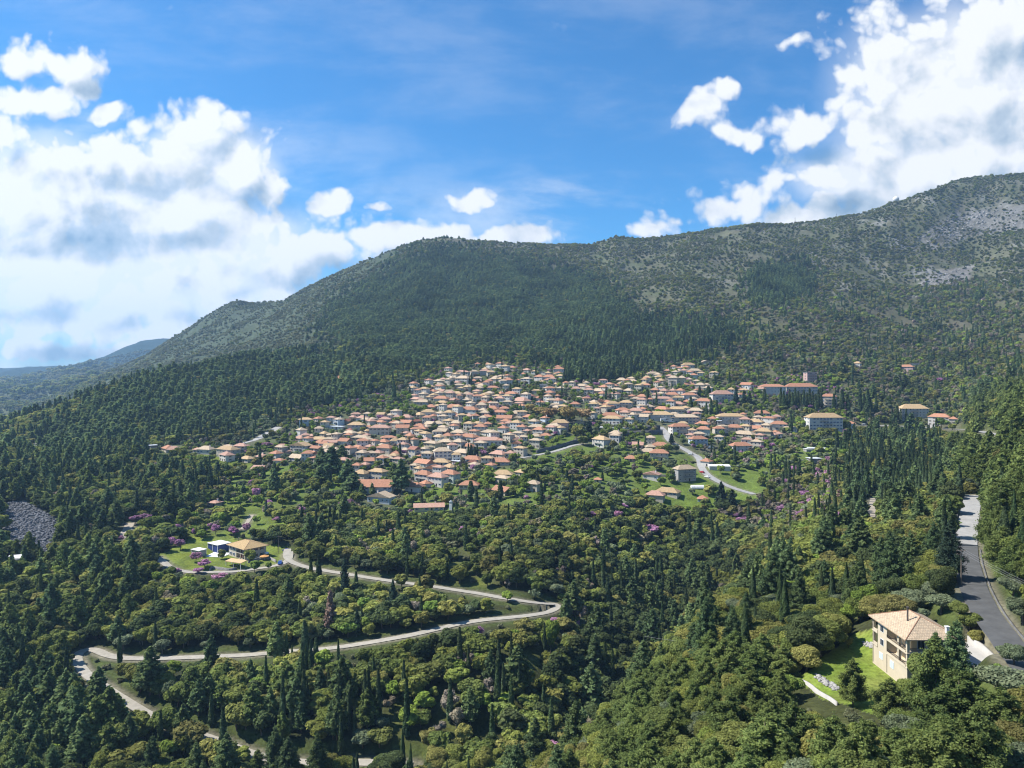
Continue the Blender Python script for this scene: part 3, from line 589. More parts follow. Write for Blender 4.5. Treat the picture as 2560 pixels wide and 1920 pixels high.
def add_windows(root, w, d, h, storeys, rnd, kind, sides='flr', dens=1.0):
    fh = h/storeys
    for s in range(storeys):
        z = s*fh+fh*.36
        for side in sides:
            L_ = w if side == 'f' else d
            n = max(1, int(L_/3.1*dens)) if side == 'f' else max(1, int(L_/4.2*dens))
            for i in range(n):
                t = (i+.5)/n*L_-L_/2
                if rnd.random() < .12: continue
                door = side == 'f' and s == 0 and i == n//2
                o = bpy.data.objects.new('door' if door else 'window', WIN['door' if door else kind])
                if side == 'f': o.location = (t, -d/2-.012, z)
                elif side == 'l': o.location = (-w/2-.012, t, z); o.rotation_euler = (0, 0, -PI/2)
                else: o.location = (w/2+.012, t, z); o.rotation_euler = (0, 0, PI/2)
                if door: o.location.z = max(0.02, z-fh*.33)
                link(o, root)
def house(u0, u1, vt, ve, vb, rc, wc, rtype, rnd, rot=None, name='house', under=4.5):
    um = (u0+u1)/2; x, y, z = hit(um, vb); px = y/F
    Wt = (u1-u0)*px; Wt *= 1.2 if Wt < 15 else 1.04; h = max(2.2, (vb-ve)*px); st = max(1, round(h/3.1)); h = max(h, 2.6*st)
    if rot is None: rot = rnd.choice([-.85, -.7, -.6, -.5, -.42, -.3, -.18, .2])+rnd.uniform(-.08, .08)
    if Wt > 22: rot = rnd.uniform(-.06, .06)
    asp = min(.95, max(.5, 9.5/max(Wt, 6)))
    w = max(3.0, (Wt-1.0)/(math.cos(rot)+asp*abs(math.sin(rot)))); d = min(12.5, max(3.2, w*asp))
    el = max(0.0, (ve-HV))/F
    rh = (ve-vt)*px-(d*.5)*el; rh = min(max(rh*1.1, .21*min(w, d)), .36*min(w, d))
    if rtype == 'f': rh = .28
    c, s = math.cos(rot), math.sin(rot); cx, cy = x-s*d/2, y+c*d/2
    root = empty(name, (cx, cy, z+ZC), rot)
    link(bpy.data.objects.new('wall', wall_mesh(w, d, h, rh, rtype, WM[wc], under)), root)
    ro = link(bpy.data.objects.new('roof', roof_mesh(w, d, rh, rtype, RM[rc])), root); ro.location = (0, 0, h)
    if rtype != 'f' and rnd.random() < .45 and w > 6:
        co = link(bpy.data.objects.new('chimney', CHIM), ro); co.location = (w*rnd.choice((-.2, .22)), d*.12, rh*.75)
    kind = rnd.choice(['white', 'white', 'brown', 'brown', 'blue'])
    vis = y < 1150
    if vis: add_windows(root, w, d, h, st, rnd, kind, sides='flr' if h > 3 else 'f')
    bal = 0
    if st >= 2 and w > 5.5 and rnd.random() < .5:
        bw = 8 if w > 12 else 5 if w > 7.5 else 3
        for k in range(1, st):
            bo = link(bpy.data.objects.new('balcony', BALC[bw]), root); bo.location = (w*rnd.uniform(-.08, .08), -d/2-.005, h/st*k+.1)
        bal = 1
    keep_box(u0, u1, vt, (ve*.3+vb*.7), y); BLOCK.append((cx, cy, max(w, d)*.45+.6))
    HOUSES.append(dict(root=root, u=um, v=vb, y=y, wpx=u1-u0, w=w, h=h, st=st, rc=rc, wc=wc, t=rtype, bal=bal, kind=kind))
    return root
CROPS = [
 (6.38, 700, 1020, """305 510 150 185 300 Y b h;800 970 150 180 275 B b h;980 1120 155 210 260 R s t;1080 1200 115 150 190 S g h;1200 1370 118 160 215 S w h;1370 1500 145 170 230 B c h;1530 1660 75 110 190 Y w g;1580 1760 140 180 235 S w h;1800 1914 105 140 200 S w h;920 1120 205 245 290 Y c h;1060 1330 222 270 370 Y c h;725 1010 285 310 345 W w f;1030 1150 318 370 400 R p h;1400 1750 268 315 430 S c h;1305 1410 330 370 410 Y c h;1610 1760 345 385 430 B c h;590 740 375 425 455 Y c h;740 860 430 455 475 B c h;950 1190 375 415 445 B c h;1190 1320 390 430 450 Y c h;160 380 445 490 530 S p h;410 540 415 445 490 S p h;440 750 465 510 550 Y c h;500 700 515 570 600 O c h;700 870 485 520 545 B c h;900 1090 452 530 590 O w g;700 900 520 560 600 S s g;1130 1400 440 480 520 B c h;1300 1420 415 455 480 S c h;1220 1390 470 520 590 S n h;1620 1850 440 475 520 O w h;1760 1914 465 525 590 Y b h;1535 1710 490 550 590 O w h;1480 1790 580 635 720 O c h;100 460 550 605 700 Y w t;400 640 600 640 700 O s g;665 835 585 635 665 Y c g;770 930 625 680 720 B c h;1020 1330 595 655 700 O w h;0 130 640 690 740 S p h;70 380 740 800 850 B w g;360 550 682 730 800 O w g;1140 1360 695 745 790 S w h;1440 1620 670 715 780 S y h;1765 1895 680 725 790 O n h;1550 1800 745 805 860 B c h;1340 1500 780 845 960 O c g;1260 1400 860 900 985 S p h;1130 1370 972 1045 1140 Y c h;1370 1660 960 1015 1150 Y c h;1190 1790 1120 1260 1380 O w g;1340 1790 1300 1420 1520 B b t"""),
 (6.38, 980, 1020, """100 305 90 150 210 S w h;315 480 80 120 150 Y c h;460 670 20 65 130 Y w h;680 800 65 110 150 S c h;790 910 65 105 120 O c h;920 1040 65 110 150 O w t;1120 1280 75 130 180 S w h;1280 1400 92 130 210 O n h;75 300 205 250 280 O y g;310 425 175 210 260 R s t;490 660 205 285 300 B s g;640 810 205 250 300 B w h;900 1090 175 240 300 B p h;350 540 285 335 410 O o h;70 270 275 325 410 O c g;170 330 390 440 540 O w h;690 870 310 380 420 B s g;770 950 400 450 490 O w h;920 1150 350 405 440 B c h;990 1350 410 460 530 O w h;590 820 430 485 520 B c h;440 590 470 520 560 S c h;470 720 520 560 680 B y h;720 950 495 545 640 B y h;930 1130 490 540 640 B c h;1290 1490 260 305 390 O c h;1350 1660 345 390 450 B w h;1480 1600 210 255 300 O y h;1400 1590 105 140 190 O w h;1590 1815 40 80 110 O w h;1650 1914 110 165 230 O c g;1660 1830 280 320 400 O w h;1820 1914 370 410 450 O c h;1300 1760 465 515 600 S w h;1070 1280 570 630 660 O c h;1650 1830 580 645 700 B n h;680 950 630 690 850 B w h;940 1210 640 710 770 B c h;220 400 600 660 800 R c g;300 480 715 760 820 O c h;1500 1810 675 735 790 S c h;1070 1420 760 820 880 O c h;280 620 795 880 960 O n g;1190 1310 805 860 940 R p t;910 1110 825 860 900 W p f;1530 1880 780 860 920 O c h;620 890 835 895 920 Y c h;760 980 885 940 1000 Y w h;490 750 890 970 1050 O w t;320 600 985 1060 1180 O w h;530 830 1030 1100 1250 S w h;710 1040 970 1050 1190 O n h;390 580 1160 1220 1260 O w h;170 460 1180 1255 1340 O w h;1610 1900 950 1060 1120 Y c h;1580 1850 1070 1115 1200 B c h;1070 1360 1160 1230 1300 O c h;1540 1850 1195 1330 1380 O c g"""),
 (7.9, 980, 890, """1815 1940 125 165 210 O c h;1740 1890 235 270 300 Y c h;1740 1940 270 300 380 S g h;1560 1720 285 310 390 B c h;1210 1450 278 305 370 S c h;1060 1210 390 430 480 B c h;1200 1530 375 440 540 B w h;1130 1280 345 370 400 S c h;750 985 465 490 540 B c h;1560 1680 450 490 540 O c h;1680 1780 460 490 540 S w h;1890 2080 425 455 530 B c h;2060 2200 380 450 540 Y c h;1240 1440 545 575 640 B c h;1640 1820 540 585 660 B w h;1880 2110 605 640 670 O c h;690 845 585 615 650 Y c h;940 1050 565 605 650 Y c g;960 1130 610 670 680 S p h;520 690 625 670 720 O c h;690 860 655 700 750 O w h;880 1040 660 700 760 S s g;1010 1250 665 720 790 B n h;1160 1370 700 745 840 Y w h;1400 1580 705 750 800 B c h;1580 1690 695 735 780 Y c h;2030 2190 690 740 800 O w h;640 780 780 815 860 Y w h;780 1110 765 840 900 O c h;250 580 820 860 900 S c h;430 720 860 910 960 B c h;830 1080 890 930 970 Y c h;1120 1240 840 880 970 S p g;1350 1540 820 865 920 B w h;1470 1630 770 830 860 B w h;1510 1700 880 930 980 B w t;1700 1860 880 925 970 O c h;1850 1990 880 925 970 O c h;2000 2212 795 835 910 S w h;650 850 950 1010 1070 O s h;1000 1400 965 1030 1070 O w h;1290 1690 1000 1060 1130 O w h;1900 2100 950 985 1010 Y c h;1810 2080 985 1040 1090 O c h;1150 1290 1100 1160 1200 O w t;2060 2212 1075 1120 1170 O y h"""),
 (7.9, 1240, 890, """490 665 250 285 320 S w h;455 580 330 365 400 O w h;780 990 290 340 360 W w f;1125 1340 222 255 330 O w h;730 930 360 410 500 O w h;920 1150 370 415 490 O w h;120 320 430 475 570 O w h;380 470 440 475 540 O w h;465 680 422 455 540 B w h;860 1000 550 560 640 W g f;1090 1220 515 560 600 Y c h;1040 1180 575 600 630 S w h;910 1150 612 640 680 B c h;1180 1350 615 645 680 B c h;1520 1780 550 590 640 B c h;1480 1670 605 645 690 S c h;0 150 690 740 790 O w h;140 395 700 745 800 O w h;525 750 760 805 850 R w h;740 880 785 830 880 O w h;945 1090 738 780 850 O n h;1150 1250 755 790 830 O p h;220 620 815 885 940 S y h;1100 1290 830 870 920 S c h;1240 1410 870 915 980 B c h;1440 1650 905 950 1000 O c h;1050 1340 975 1015 1080 B w h;1860 2110 640 690 760 B c h;1990 2190 570 615 660 O w h;1810 1990 865 915 960 B c h;1780 1940 925 960 990 W w f;1980 2140 855 905 950 O g t;80 280 1000 1045 1090 O c h;0 200 1070 1130 1170 O c h;250 580 1060 1145 1190 B c h;0 330 1170 1220 1270 O c g;330 480 1190 1245 1280 B c t;500 720 1160 1220 1260 O c h;840 1010 1185 1225 1330 O b h;610 820 1260 1310 1343 B b h;260 440 1265 1320 1400 B y t;60 330 1230 1275 1340 B w h"""),
 (6.38, 1240, 1020, """800 1010 235 280 390 B n h;870 1165 180 235 380 Y p h;1230 1400 205 245 280 Y w h;560 760 310 355 440 O w h;490 780 265 310 350 B c h;310 470 255 300 375 O w h;160 350 370 415 460 B c h;200 370 430 475 520 B p h;240 390 490 540 560 S p t;235 390 530 575 670 O w t;530 720 415 460 500 B w h;500 710 480 515 640 B c h;0 110 455 510 590 O c h;1480 1770 420 500 620 Y w h;260 460 1000 1050 1080 Y c h;450 680 1150 1210 1330 B c h;1560 1680 1120 1180 1200 O c h"""),
 (7.9, 1500, 890, """2000 2212 65 125 190 B w t;1650 1880 118 175 240 Y w h;1250 1380 265 295 330 O c h;960 1180 308 345 390 B c h;1460 1600 255 290 340 B c h;1580 1720 250 285 350 S w h;1720 2010 250 290 340 B w h;1790 1920 338 375 450 O n h;830 1000 385 430 480 Y c h;1110 1270 380 420 460 Y c h;1280 1430 345 395 470 S c h;1330 1530 380 430 600 B c h;1530 1690 390 430 590 B y h;1690 1820 430 460 520 B p h;320 520 440 485 520 B y h;520 730 462 500 540 B c h;600 730 495 520 580 Y c h;300 440 525 560 590 Y c h;1080 1260 450 490 530 Y c h;760 930 510 550 600 Y w h;840 1000 545 580 620 O w h;90 250 520 555 600 S w h;0 150 565 610 650 O w h;190 430 625 660 730 B c h;170 350 560 595 630 O c h;440 630 645 690 730 B c h;1660 1880 520 575 610 O c h;1860 2060 525 570 680 B c h;1910 2200 590 640 690 B c h;980 1150 620 670 740 O p h;1150 1330 645 685 740 S c h;1340 1490 640 680 730 S w h;1470 1650 635 680 750 O w h;1660 1920 725 770 850 O w h;1260 1560 730 780 810 O c h;1430 1640 785 820 880 Y w h;700 910 745 800 880 O p h;540 690 765 800 840 O c h;600 800 815 840 940 B w h;1040 1430 800 840 960 S w h;1850 2190 820 890 1020 O w h;1610 1770 865 905 950 O p h;1400 1640 905 960 1000 S c h;150 390 890 940 1030 Y w h;370 630 880 925 1020 Y c h;0 300 940 990 1040 O c h;0 200 900 940 960 O c h;740 940 955 975 1030 B c f;930 1090 960 1000 1050 B c h;1030 1320 1005 1060 1100 O w h;1370 1660 1000 1050 1140 Y c h;1710 2030 1030 1085 1180 B c h;350 600 1020 1070 1140 O w h;550 830 1025 1080 1150 S c h;0 380 1090 1180 1230 O p h;0 420 1190 1245 1343 Y w h;480 750 1130 1165 1220 B c h;720 950 1140 1200 1310 B w g;950 1450 1095 1160 1290 Y w h;1400 1970 1150 1210 1330 B c h"""),
 (6.38, 1520, 1020, """1380 1600 205 260 300 O n h;1410 1620 290 340 440 O n h;1000 1340 245 295 440 O w h;1170 1340 380 425 470 O b h;0 200 360 410 500 B c h;1340 1600 445 495 610 O b h;380 560 540 590 640 S p g;710 960 535 600 650 O c h;510 760 640 700 750 B c h;680 955 645 720 840 O c h;270 460 765 820 860 O p h;1450 1630 775 850 930 O w h;540 810 1010 1060 1150 S w t;590 880 1310 1390 1480 S c h;720 1130 1250 1340 1400 Y c h;1420 1590 1400 1480 1510 O n h"""),
 (7.213, 1760, 930, """620 860 185 230 300 O w g;720 940 210 265 330 Y w h;150 540 330 400 550 S w h;610 720 300 345 360 O c h;260 750 745 800 940 Y w h;900 1200 680 745 800 O w h;770 1040 820 900 960 Y w h;1020 1260 800 830 960 O w h;400 700 935 1000 1060 O c h;1190 1510 875 940 1050 O w h;1390 1690 970 1020 1080 B w h;800 1080 955 1020 1070 O w h;900 1220 1010 1070 1200 Y y h;480 890 1060 1120 1170 B c h;1200 1330 1030 1080 1130 O c h;500 890 1260 1340 1440 O w h;900 990 1215 1250 1270 O c h;1030 1480 220 265 430 O w h;1490 2050 205 265 420 O c h;230 320 850 880 1010 W c f"""),
 (3.352, 1900, 850, """505 640 447 473 570 O c h;415 695 613 650 760 Y w h;775 840 175 195 230 Y w h;385 490 262 270 360 W p f;1160 1280 203 225 260 O p h;1250 1330 190 200 220 W w f;1190 1415 537 575 665 Y w h;1410 1580 612 645 720 O w h;1580 1655 640 662 710 O c h;715 800 682 700 740 O b h;2175 2230 408 425 500 O w h;395 560 905 915 935 W g f;430 520 982 1000 1050 W g f"""),
 (3.016, 0, 850, """1095 1160 790 795 850 W s f;1180 1290 795 820 840 O c h;1255 1355 798 835 850 S c h;1440 1500 782 830 850 S c h;1470 1590 790 825 860 B w h;1590 1780 797 825 890 Y c h;1750 1850 778 800 850 S c h;1620 1735 845 870 915 S w h;1780 1890 873 895 925 Y c h;1895 2000 857 880 915 S s h;1905 1995 885 905 930 S c h;1880 1985 938 975 1000 S p g;1550 1640 1228 1245 1258 S s h"""),
 (3.456, 700, 850, """445 527 310 328 348 O c h;1153 1425 1415 1450 1480 S y g"""),
]
hr = random.Random(11)
for s_, ox, oy, txt in CROPS:
    for line in txt.split(';'):
        a = line.split(); n = [float(k) for k in a[:5]]
        um, vm, wm_ = ox+(n[0]+n[1])/2/s_, oy+n[4]/s_, (n[1]-n[0])/s_
        if any(abs(um-h_['u']) < .38*max(wm_, h_['wpx']) and abs(vm-h_['v']) < 5.5 for h_ in HOUSES): continue
        house(ox+n[0]/s_, ox+n[1]/s_, oy+n[2]/s_, oy+n[3]/s_, oy+n[4]/s_, a[5], a[6], a[7], hr)
# the big grey three-storey house by the road, with its recessed bay
gx = house(1520+1080/6.38, 1520+1450/6.38, 1020+905/6.38, 1020+975/6.38, 1020+1172/6.38, 'B', 'g', 'h', hr, rot=.32)

def small_houses():
    """The many little roofs crowded between the singled-out houses, too small and too many to name."""
    rs = np.random.default_rng(31); vz = [z for z in ZONES if z[0] == 'village'][0][1]; b = MB(); mats = [WM['w'], WM['c'], RM['O'], RM['S'], RM['B'], RM['Y'], M_GLASS, M_FASCIA]; n = 0; spots = [(q[0], q[1], q[2]) for q in BLOCK]
    for _ in range(60000):
        u, v = rs.uniform(560, 2050), rs.uniform(900, 1190)
        if n >= 270: break
        if not inside(np.array([u]), np.array([v]), vz)[0]: continue
        near = sum(1 for h in HOUSES if abs(h['u']-u) < 55 and abs(h['v']-v) < 16)
        if near < 2 or (near < 4 and rs.uniform() < .5): continue
        x, y, z = hit(u, v); z += ZC; i, j, a_, b_ = cell(x, y)
        if ROADD[i, j] < 4 or any((x-p)**2+(y-q)**2 < (r*.82+2.4)**2 for p, q, r in spots): continue
        iu, iv = int(u/PS), int((v-4)/PS)
        w, d, h = rs.uniform(5.5, 10), rs.uniform(5, 7.5), float(rs.choice([3.0, 3.2, 5.6, 5.9])); a = rs.choice([-.75, -.6, -.45, -.3, .2])+rs.normal()*.08; rh = rs.uniform(.24, .34)*min(w, d)
        c, s_ = math.cos(a), math.sin(a); f = lambda X, Y, Z_: (x+c*X-s_*Y, y+s_*X+c*Y, z+Z_)
        X, Y = w/2, d/2; wm = int(rs.integers(2)); rm = 2+int(rs.choice([0, 0, 1, 2, 2, 3]))
        P_ = [f(p, q, -4) for p, q in ((-X,-Y),(X,-Y),(X,Y),(-X,Y))]+[f(p, q, h) for p, q in ((-X,-Y),(X,-Y),(X,Y),(-X,Y))]; b.poly(P_, [(0,1,5,4),(1,2,6,5),(2,3,7,6),(3,0,4,7),(4,5,6,7)], wm)
        X, Y = X+.6, Y+.6; E_ = [(-X,-Y),(X,-Y),(X,Y),(-X,Y)]; r = max(X-Y*.96, 0.05)
        P_ = [f(p, q, h+.02) for p, q in E_]+[f(p, q, h-.14) for p, q in E_]+[f(-r, 0, h+rh), f(r, 0, h+rh)]
        b.poly(P_, [(0,1,9,8),(1,2,9),(2,3,8,9),(3,0,8)], rm); b.poly(P_, [(4,5,1,0),(5,6,2,1),(6,7,3,2),(7,4,0,3)], 7)
        for st in range(max(1, int(h/2.8))):
            for k in range(int(w/2.6)):
                X0 = -w/2+(k+.5)*w/int(w/2.6); zz = .9+st*2.8; P_ = [f(X0-.45, -d/2-.03, zz), f(X0+.45, -d/2-.03, zz), f(X0+.45, -d/2-.03, zz+1.3), f(X0-.45, -d/2-.03, zz+1.3)]; b.poly(P_, [(0,1,2,3)], 6)
        spots.append((x, y, max(w, d)*.5)); BLOCK.append((x, y, max(w, d)*.45)); pr = w*F/y*.5; keep_box(u-pr, u+pr, v-(h+rh)*F/y, v-h*.4*F/y, y); n += 1
    o = b.build('village_houses', mats); tag(o, kind='stuff'); print('SMALL', n, 'HOUSES', len(HOUSES))
small_houses()

# ------------------------------------------------------------------ the cream villa on its lawn
def tile_mat(name, rgb, scale=3.2):
    """Clay tiles: rows of rounded tiles in object space, every patch a little different."""
    m = mat(name, rgb, .8, .2, 1.4); nt = m.node_tree; b = nt.nodes['Principled BSDF']; N = nt.nodes; L = nt.links
    tc = N.new('ShaderNodeTexCoord'); col = b.inputs['Base Color'].links[0].from_socket
    br = N.new('ShaderNodeTexBrick'); br.inputs['Scale'].default_value = 1.0; br.inputs['Brick Width'].default_value = .33; br.inputs['Row Height'].default_value = .36; br.inputs['Mortar Size'].default_value = .03
    br.inputs['Color1'].default_value = (1.12, 1.08, 1.05, 1); br.inputs['Color2'].default_value = (.84, .86, .88, 1); br.inputs['Mortar'].default_value = (.55, .52, .5, 1)
    L.new(tc.outputs['Object'], br.inputs['Vector']); mx = N.new('ShaderNodeMix'); mx.data_type = 'RGBA'; mx.blend_type = 'MULTIPLY'; mx.inputs[0].default_value = 1
    L.new(col, mx.inputs[6]); L.new(br.outputs['Color'], mx.inputs[7]); L.new(mx.outputs[2], b.inputs['Base Color'])
    bp = N.new('ShaderNodeBump'); bp.inputs['Strength'].default_value = .5; bp.inputs['Distance'].default_value = .06; L.new(br.outputs['Fac'], bp.inputs['Height']); bp.invert = True; L.new(bp.outputs[0], b.inputs['Normal'])
    return m
M_VTILE = tile_mat('villa_clay_tiles', (.45,.35,.24)); M_YTILE = tile_mat('yellow_house_tiles', (.44,.31,.15)); M_RIDGE = mat('ridge_tiles', (.28,.155,.095), .85, .2, 2)
M_CREAM = mat('cream_render', (.50,.42,.31), .9, .06, .5); M_OCHRE = mat('ochre_render', (.68,.50,.29), .9, .07, .5); M_WRENDER = mat('white_render', (.58,.565,.54), .9, .06, .5)
M_BSHUT = mat('pale_blue_shutter', (.50,.60,.68), .6, .08, 2); M_FLUE = mat('steel_flue', (.14,.12,.11), .45, .2, 3, metal=.5)
def hip(b, x0, x1, y0, y1, z, rh, t=.18, mi=0, mu=1, ridge=2):
    """Hip roof with its ridge along y, and raised hip tiles."""
    cx = (x0+x1)/2; k = (x1-x0)/2*.92; r0, r1 = (cx, y0+k, z+rh), (cx, y1-k, z+rh)
    p = [(x0,y0,z),(x1,y0,z),(x1,y1,z),(x0,y1,z),r0,r1,(x0,y0,z-t),(x1,y0,z-t),(x1,y1,z-t),(x0,y1,z-t)]
    b.poly(p, [(0,1,4),(1,2,5,4),(2,3,5),(3,0,4,5)], mi); b.poly(p, [(9,8,7,6),(6,7,1,0),(7,8,2,1),(8,9,3,2),(9,6,0,3)], mu)
    for a, c in ((p[0], r0), (p[1], r0), (p[2], r1), (p[3], r1), (r0, r1)): b.tube(a, c, .10, n=5, mi=ridge)
def villa():
    root = empty('villa', (VX0, VY0, VZ+ZC)); tag(root, 'cream three-storey villa with tan hipped roof, corner loggias and a lawn beside it', 'house')
    W_, D_ = VX1-VX0, VY1-VY0                          # 10.2 x 13.5, local origin at the near left corner
    s1, s2, ev = 2.75, 5.55, 8.55; rec = 1.75
    b = MB(); b.box(rec, 7.9, rec, D_, -1.5, ev-.02, 0); b.box(7.9, W_, .0, D_, -1.5, ev-.02, 0); b.build('wall', M_OCHRE, root)
    b = MB()                                             # base storey, solid bay and corner posts of the sunny side
    b.box(-.002, rec, -.002, D_+.002, -2.5, s1, 0); b.box(rec, 7.898, -.004, rec, -2.5, s1, 0)
    b.box(0, rec+.1, 7.6, 11.3, s1, ev, 0)
    for y in (0, 3.1, 13.0): b.box(0, .5, y, y+.5, s1, ev, 0)
    b.box(3.9, 4.4, 0, .5, s1, ev, 0); b.box(7.4, 7.898, 0, .5, s1, ev, 0)
    b.box(-.04, rec, -.04, D_+.04, ev-.42, ev-.01, 0); b.box(rec, 7.898, -.04, rec, ev-.42, ev-.01, 0)
    b.build('facade', M_CREAM, root)
    for k, z in enumerate((s1, s2)):
        b = MB(); b.box(-.12, rec, -.12, 7.6, z-.01, z+.2, 0); b.box(rec, 7.9, -.12, rec, z-.008, z+.198, 0)
        b.box(-.1, .06, .5, 7.6, z+.2, z+.52, 0); b.box(.5, 7.4, -.1, .06, z+.2, z+.52, 0)
        f = b.build('balcony', M_CREAM, root)
        b = MB(); b.box(-.06, .0, .5, 7.6, z+1.08, z+1.14, 0); b.box(.5, 7.4, -.06, 0, z+1.08, z+1.14, 0)
        for i in range(36): y = .6+i*.2; b.box(-.05, -.01, y, y+.03, z+.52, z+1.08, 0)
        for i in range(34): x = .6+i*.2; b.box(x, x+.03, -.05, -.01, z+.52, z+1.08, 0)
        b.build('railing', M_IRON, f)
        b = MB(); b.box(-.12, rec, 11.3, D_+.1, z-.006, z+.2, 0); b.box(-.1, .06, 11.3, 13.0, z+.2, z+.75, 0); b.build('balcony', M_CREAM, root)
    def win(x, y, z, w, h, face, m):
        b = MB()
        if face == 'l':
            b.box(x-.07, x+.03, y-w/2, y+w/2, z, z+h, 0); b.box(x-.09, x-.02, y-w/2+.1, y-.04, z+.1, z+h-.1, 1); b.box(x-.09, x-.02, y+.04, y+w/2-.1, z+.1, z+h-.1, 1)
        else:
            b.box(x-w/2, x+w/2, y-.07, y+.03, z, z+h, 0); b.box(x-w/2+.1, x-.04, y-.09, y-.02, z+.1, z+h-.1, 1); b.box(x+.04, x+w/2-.1, y-.09, y-.02, z+.1, z+h-.1, 1)
        b.build('window', [M_WHITE, m], root)
    for z in (s1+.95, s2+.95): win(0, 9.5, z, 1.4, 1.35, 'l', M_GLASS)
    win(0, 9.9, .8, 1.5, 1.3, 'l', M_BSHUT); win(0, 5.6, .6, 1.5, 1.5, 'l', M_BSHUT)
    for z in (s1+.25, s2+.25): win(rec, 6.1, z, 1.7, 2.1, 'l', M_GLASS); win(rec, 3.2, z, 1.3, 2.1, 'l', M_GLASS); win(3.6, rec, z, 1.5, 2.1, 'f', M_GLASS); win(6.2, rec, z, 1.2, 2.1, 'f', M_GLASS)
    b = MB(); b.box(8.35, W_+.6, -.35, .0, 2.7, ev-.6, 0); b.box(8.35, W_+.6, -.34, 1.2, 5.3, 5.5, 0); b.box(W_, W_+.6, 0, 4.5, 2.72, ev-.62, 0); b.box(8.35, 8.6, -.34, -.01, -.5, 2.7, 0); b.box(W_+.3, W_+.6, -.34, -.01, 2.0, 2.7, 0); b.build('stair_tower', M_WRENDER, root)
    b = MB(); hip(b, -.75, W_+.75, -.75, D_+.4, ev+.02, 2.75); r = b.build('roof', [M_VTILE, M_FASCIA, M_RIDGE], root)
    b = MB(); b.box(5.0, W_-.2, D_, D_+4.0, -1, 6.6, 0); b.build('rear_wing', M_CREAM, root)
    b = MB(); hip(b, 4.6, W_+.6, D_-2.5, D_+4.7, 6.75, 1.55); b.build('wing_roof', [M_VTILE, M_FASCIA, M_RIDGE], root)
    b = MB(); b.tube((2.9, 5.2, ev+.8), (2.9, 5.2, ev+4.3), .17, n=8); b.tube((2.9, 5.2, ev+4.3), (2.9, 5.2, ev+4.5), .26, n=8); b.build('flue', M_FLUE, r)
    b = MB(); b.box(7.9, 8.5, .5, 1.1, ev+.2, ev+2.0, 0); b.box(7.8, 8.6, .4, 1.2, ev+2.0, ev+2.15, 0); b.build('chimney', [M_WRENDER], r)
    b = MB(); b.tube((6.9, -.15, 6.2), (6.9, -.5, 6.4), .05)
    n = 14; ring = [(6.9+.62*math.cos(2*PI*i/n), -.62-.12*math.sin(2*PI*i/n), 6.5+.62*math.sin(2*PI*i/n)) for i in range(n)]
    b.poly(ring+[(6.9, -.42, 6.5)], [(i, (i+1) % n, n) for i in range(n)]); b.build('satellite_dish', M_WHITE, root)
    b = MB(); b.tube((-.06, 13.2, -1), (-.06, 13.2, ev), .05, n=6); b.tube((-.06, 7.55, -1), (-.06, 7.55, s2), .05, n=6); b.build('drainpipe', M_FLUE, root)
    keep_box(2180, 2275, 1525, 1700, 147); keep_box(2270, 2400, 1545, 1600, 143); keep_box(2370, 2400, 1600, 1650, 141); BLOCK.extend([(80, 146, 9), (82, 152, 8), (91, 144, 6.5), (91, 149, 5), (90, 138.5, 4)])
villa()
for iu in range(int(1990/PS), int(2280/PS)):
    for iv in range(int(1570/PS), int(1790/PS)):
        if inside(np.array([iu*PS]), np.array([iv*PS]), ZONES[0][1])[0]: KEEP[iu, iv] = max(KEEP[iu, iv], hit(iu*PS, iv*PS)[1])
keep_box(2385, 2485, 1605, 1672, 143); keep_box(1985, 2095, 1685, 1765, 152); keep_box(2350, 2450, 1590, 1670, 142)
def slab(name, ring, z, th, m, kind='structure', **kw):
    b = MB(); b.prism(ring, z+ZC-th, z+ZC); o = b.build(name, m); tag(o, kind=kind, **kw); return o
slab('driveway', [(86.9,133.6),(90.6,134.2),(94.2,147),(94.4,151.6),(86.9,151.8)], -56.05, 1.2, M_SLAB)
def wall_run(name, label, pts, h, t, m, under=1.0, cat='wall', top=0.0):
    """A wall that follows world points (x, y) over the ground, h metres above it; one mesh."""
    P_ = []
    for (x0, y0), (x1, y1) in zip(pts, pts[1:]):
        n = max(1, int(math.hypot(x1-x0, y1-y0)/1.5))
        for i in range(n): P_.append((x0+(x1-x0)*i/n, y0+(y1-y0)*i/n))
    P_.append(pts[-1]); P_ = np.array(P_); d = np.gradient(P_, axis=0); d /= np.linalg.norm(d, axis=1)[:, None]; nr = np.stack([d[:, 1], -d[:, 0]], 1)
    z = smooth1(H(P_[:, 0], P_[:, 1]), 3)+ZC; A = P_+nr*t/2; B = P_-nr*t/2; n = len(P_); hh = h+(fbm(np.arange(n)*.37, np.full(n, 1.7), 2)*.12 if m in (M_STONE, M_DSTONE) else 0)
    V = np.concatenate([np.column_stack([A, z-under]), np.column_stack([A, z+hh]), np.column_stack([B, z+hh]), np.column_stack([B, z-under])]); q = []
    for i in range(n-1):
        for k in range(3): q.append((k*n+i, k*n+i+1, (k+1)*n+i+1, (k+1)*n+i))
    q += [(0, n, 2*n, 3*n), (n-1, 4*n-1, 3*n-1, 2*n-1)]
    o = link(bpy.data.objects.new(name, mesh_np(name, V, q, mats=[m]))); tag(o, label, cat); return o
hx = lambda u, v: hit(u, v)[:2]
wall_run('retaining_wall', 'pale concrete retaining wall between the villa driveway and the asphalt road', [(91.1,134.4),(93.2,141),(94.7,147.2),(94.8,151.8)], 1.5, .6, M_SLAB, under=1.5)
wall_run('garden_wall', 'grey concrete wall along the low edge of the villa lawn', [hx(1990,1702), hx(2030,1722), hx(2076,1752), hx(2092,1764)], .75, .3, M_SLAB)
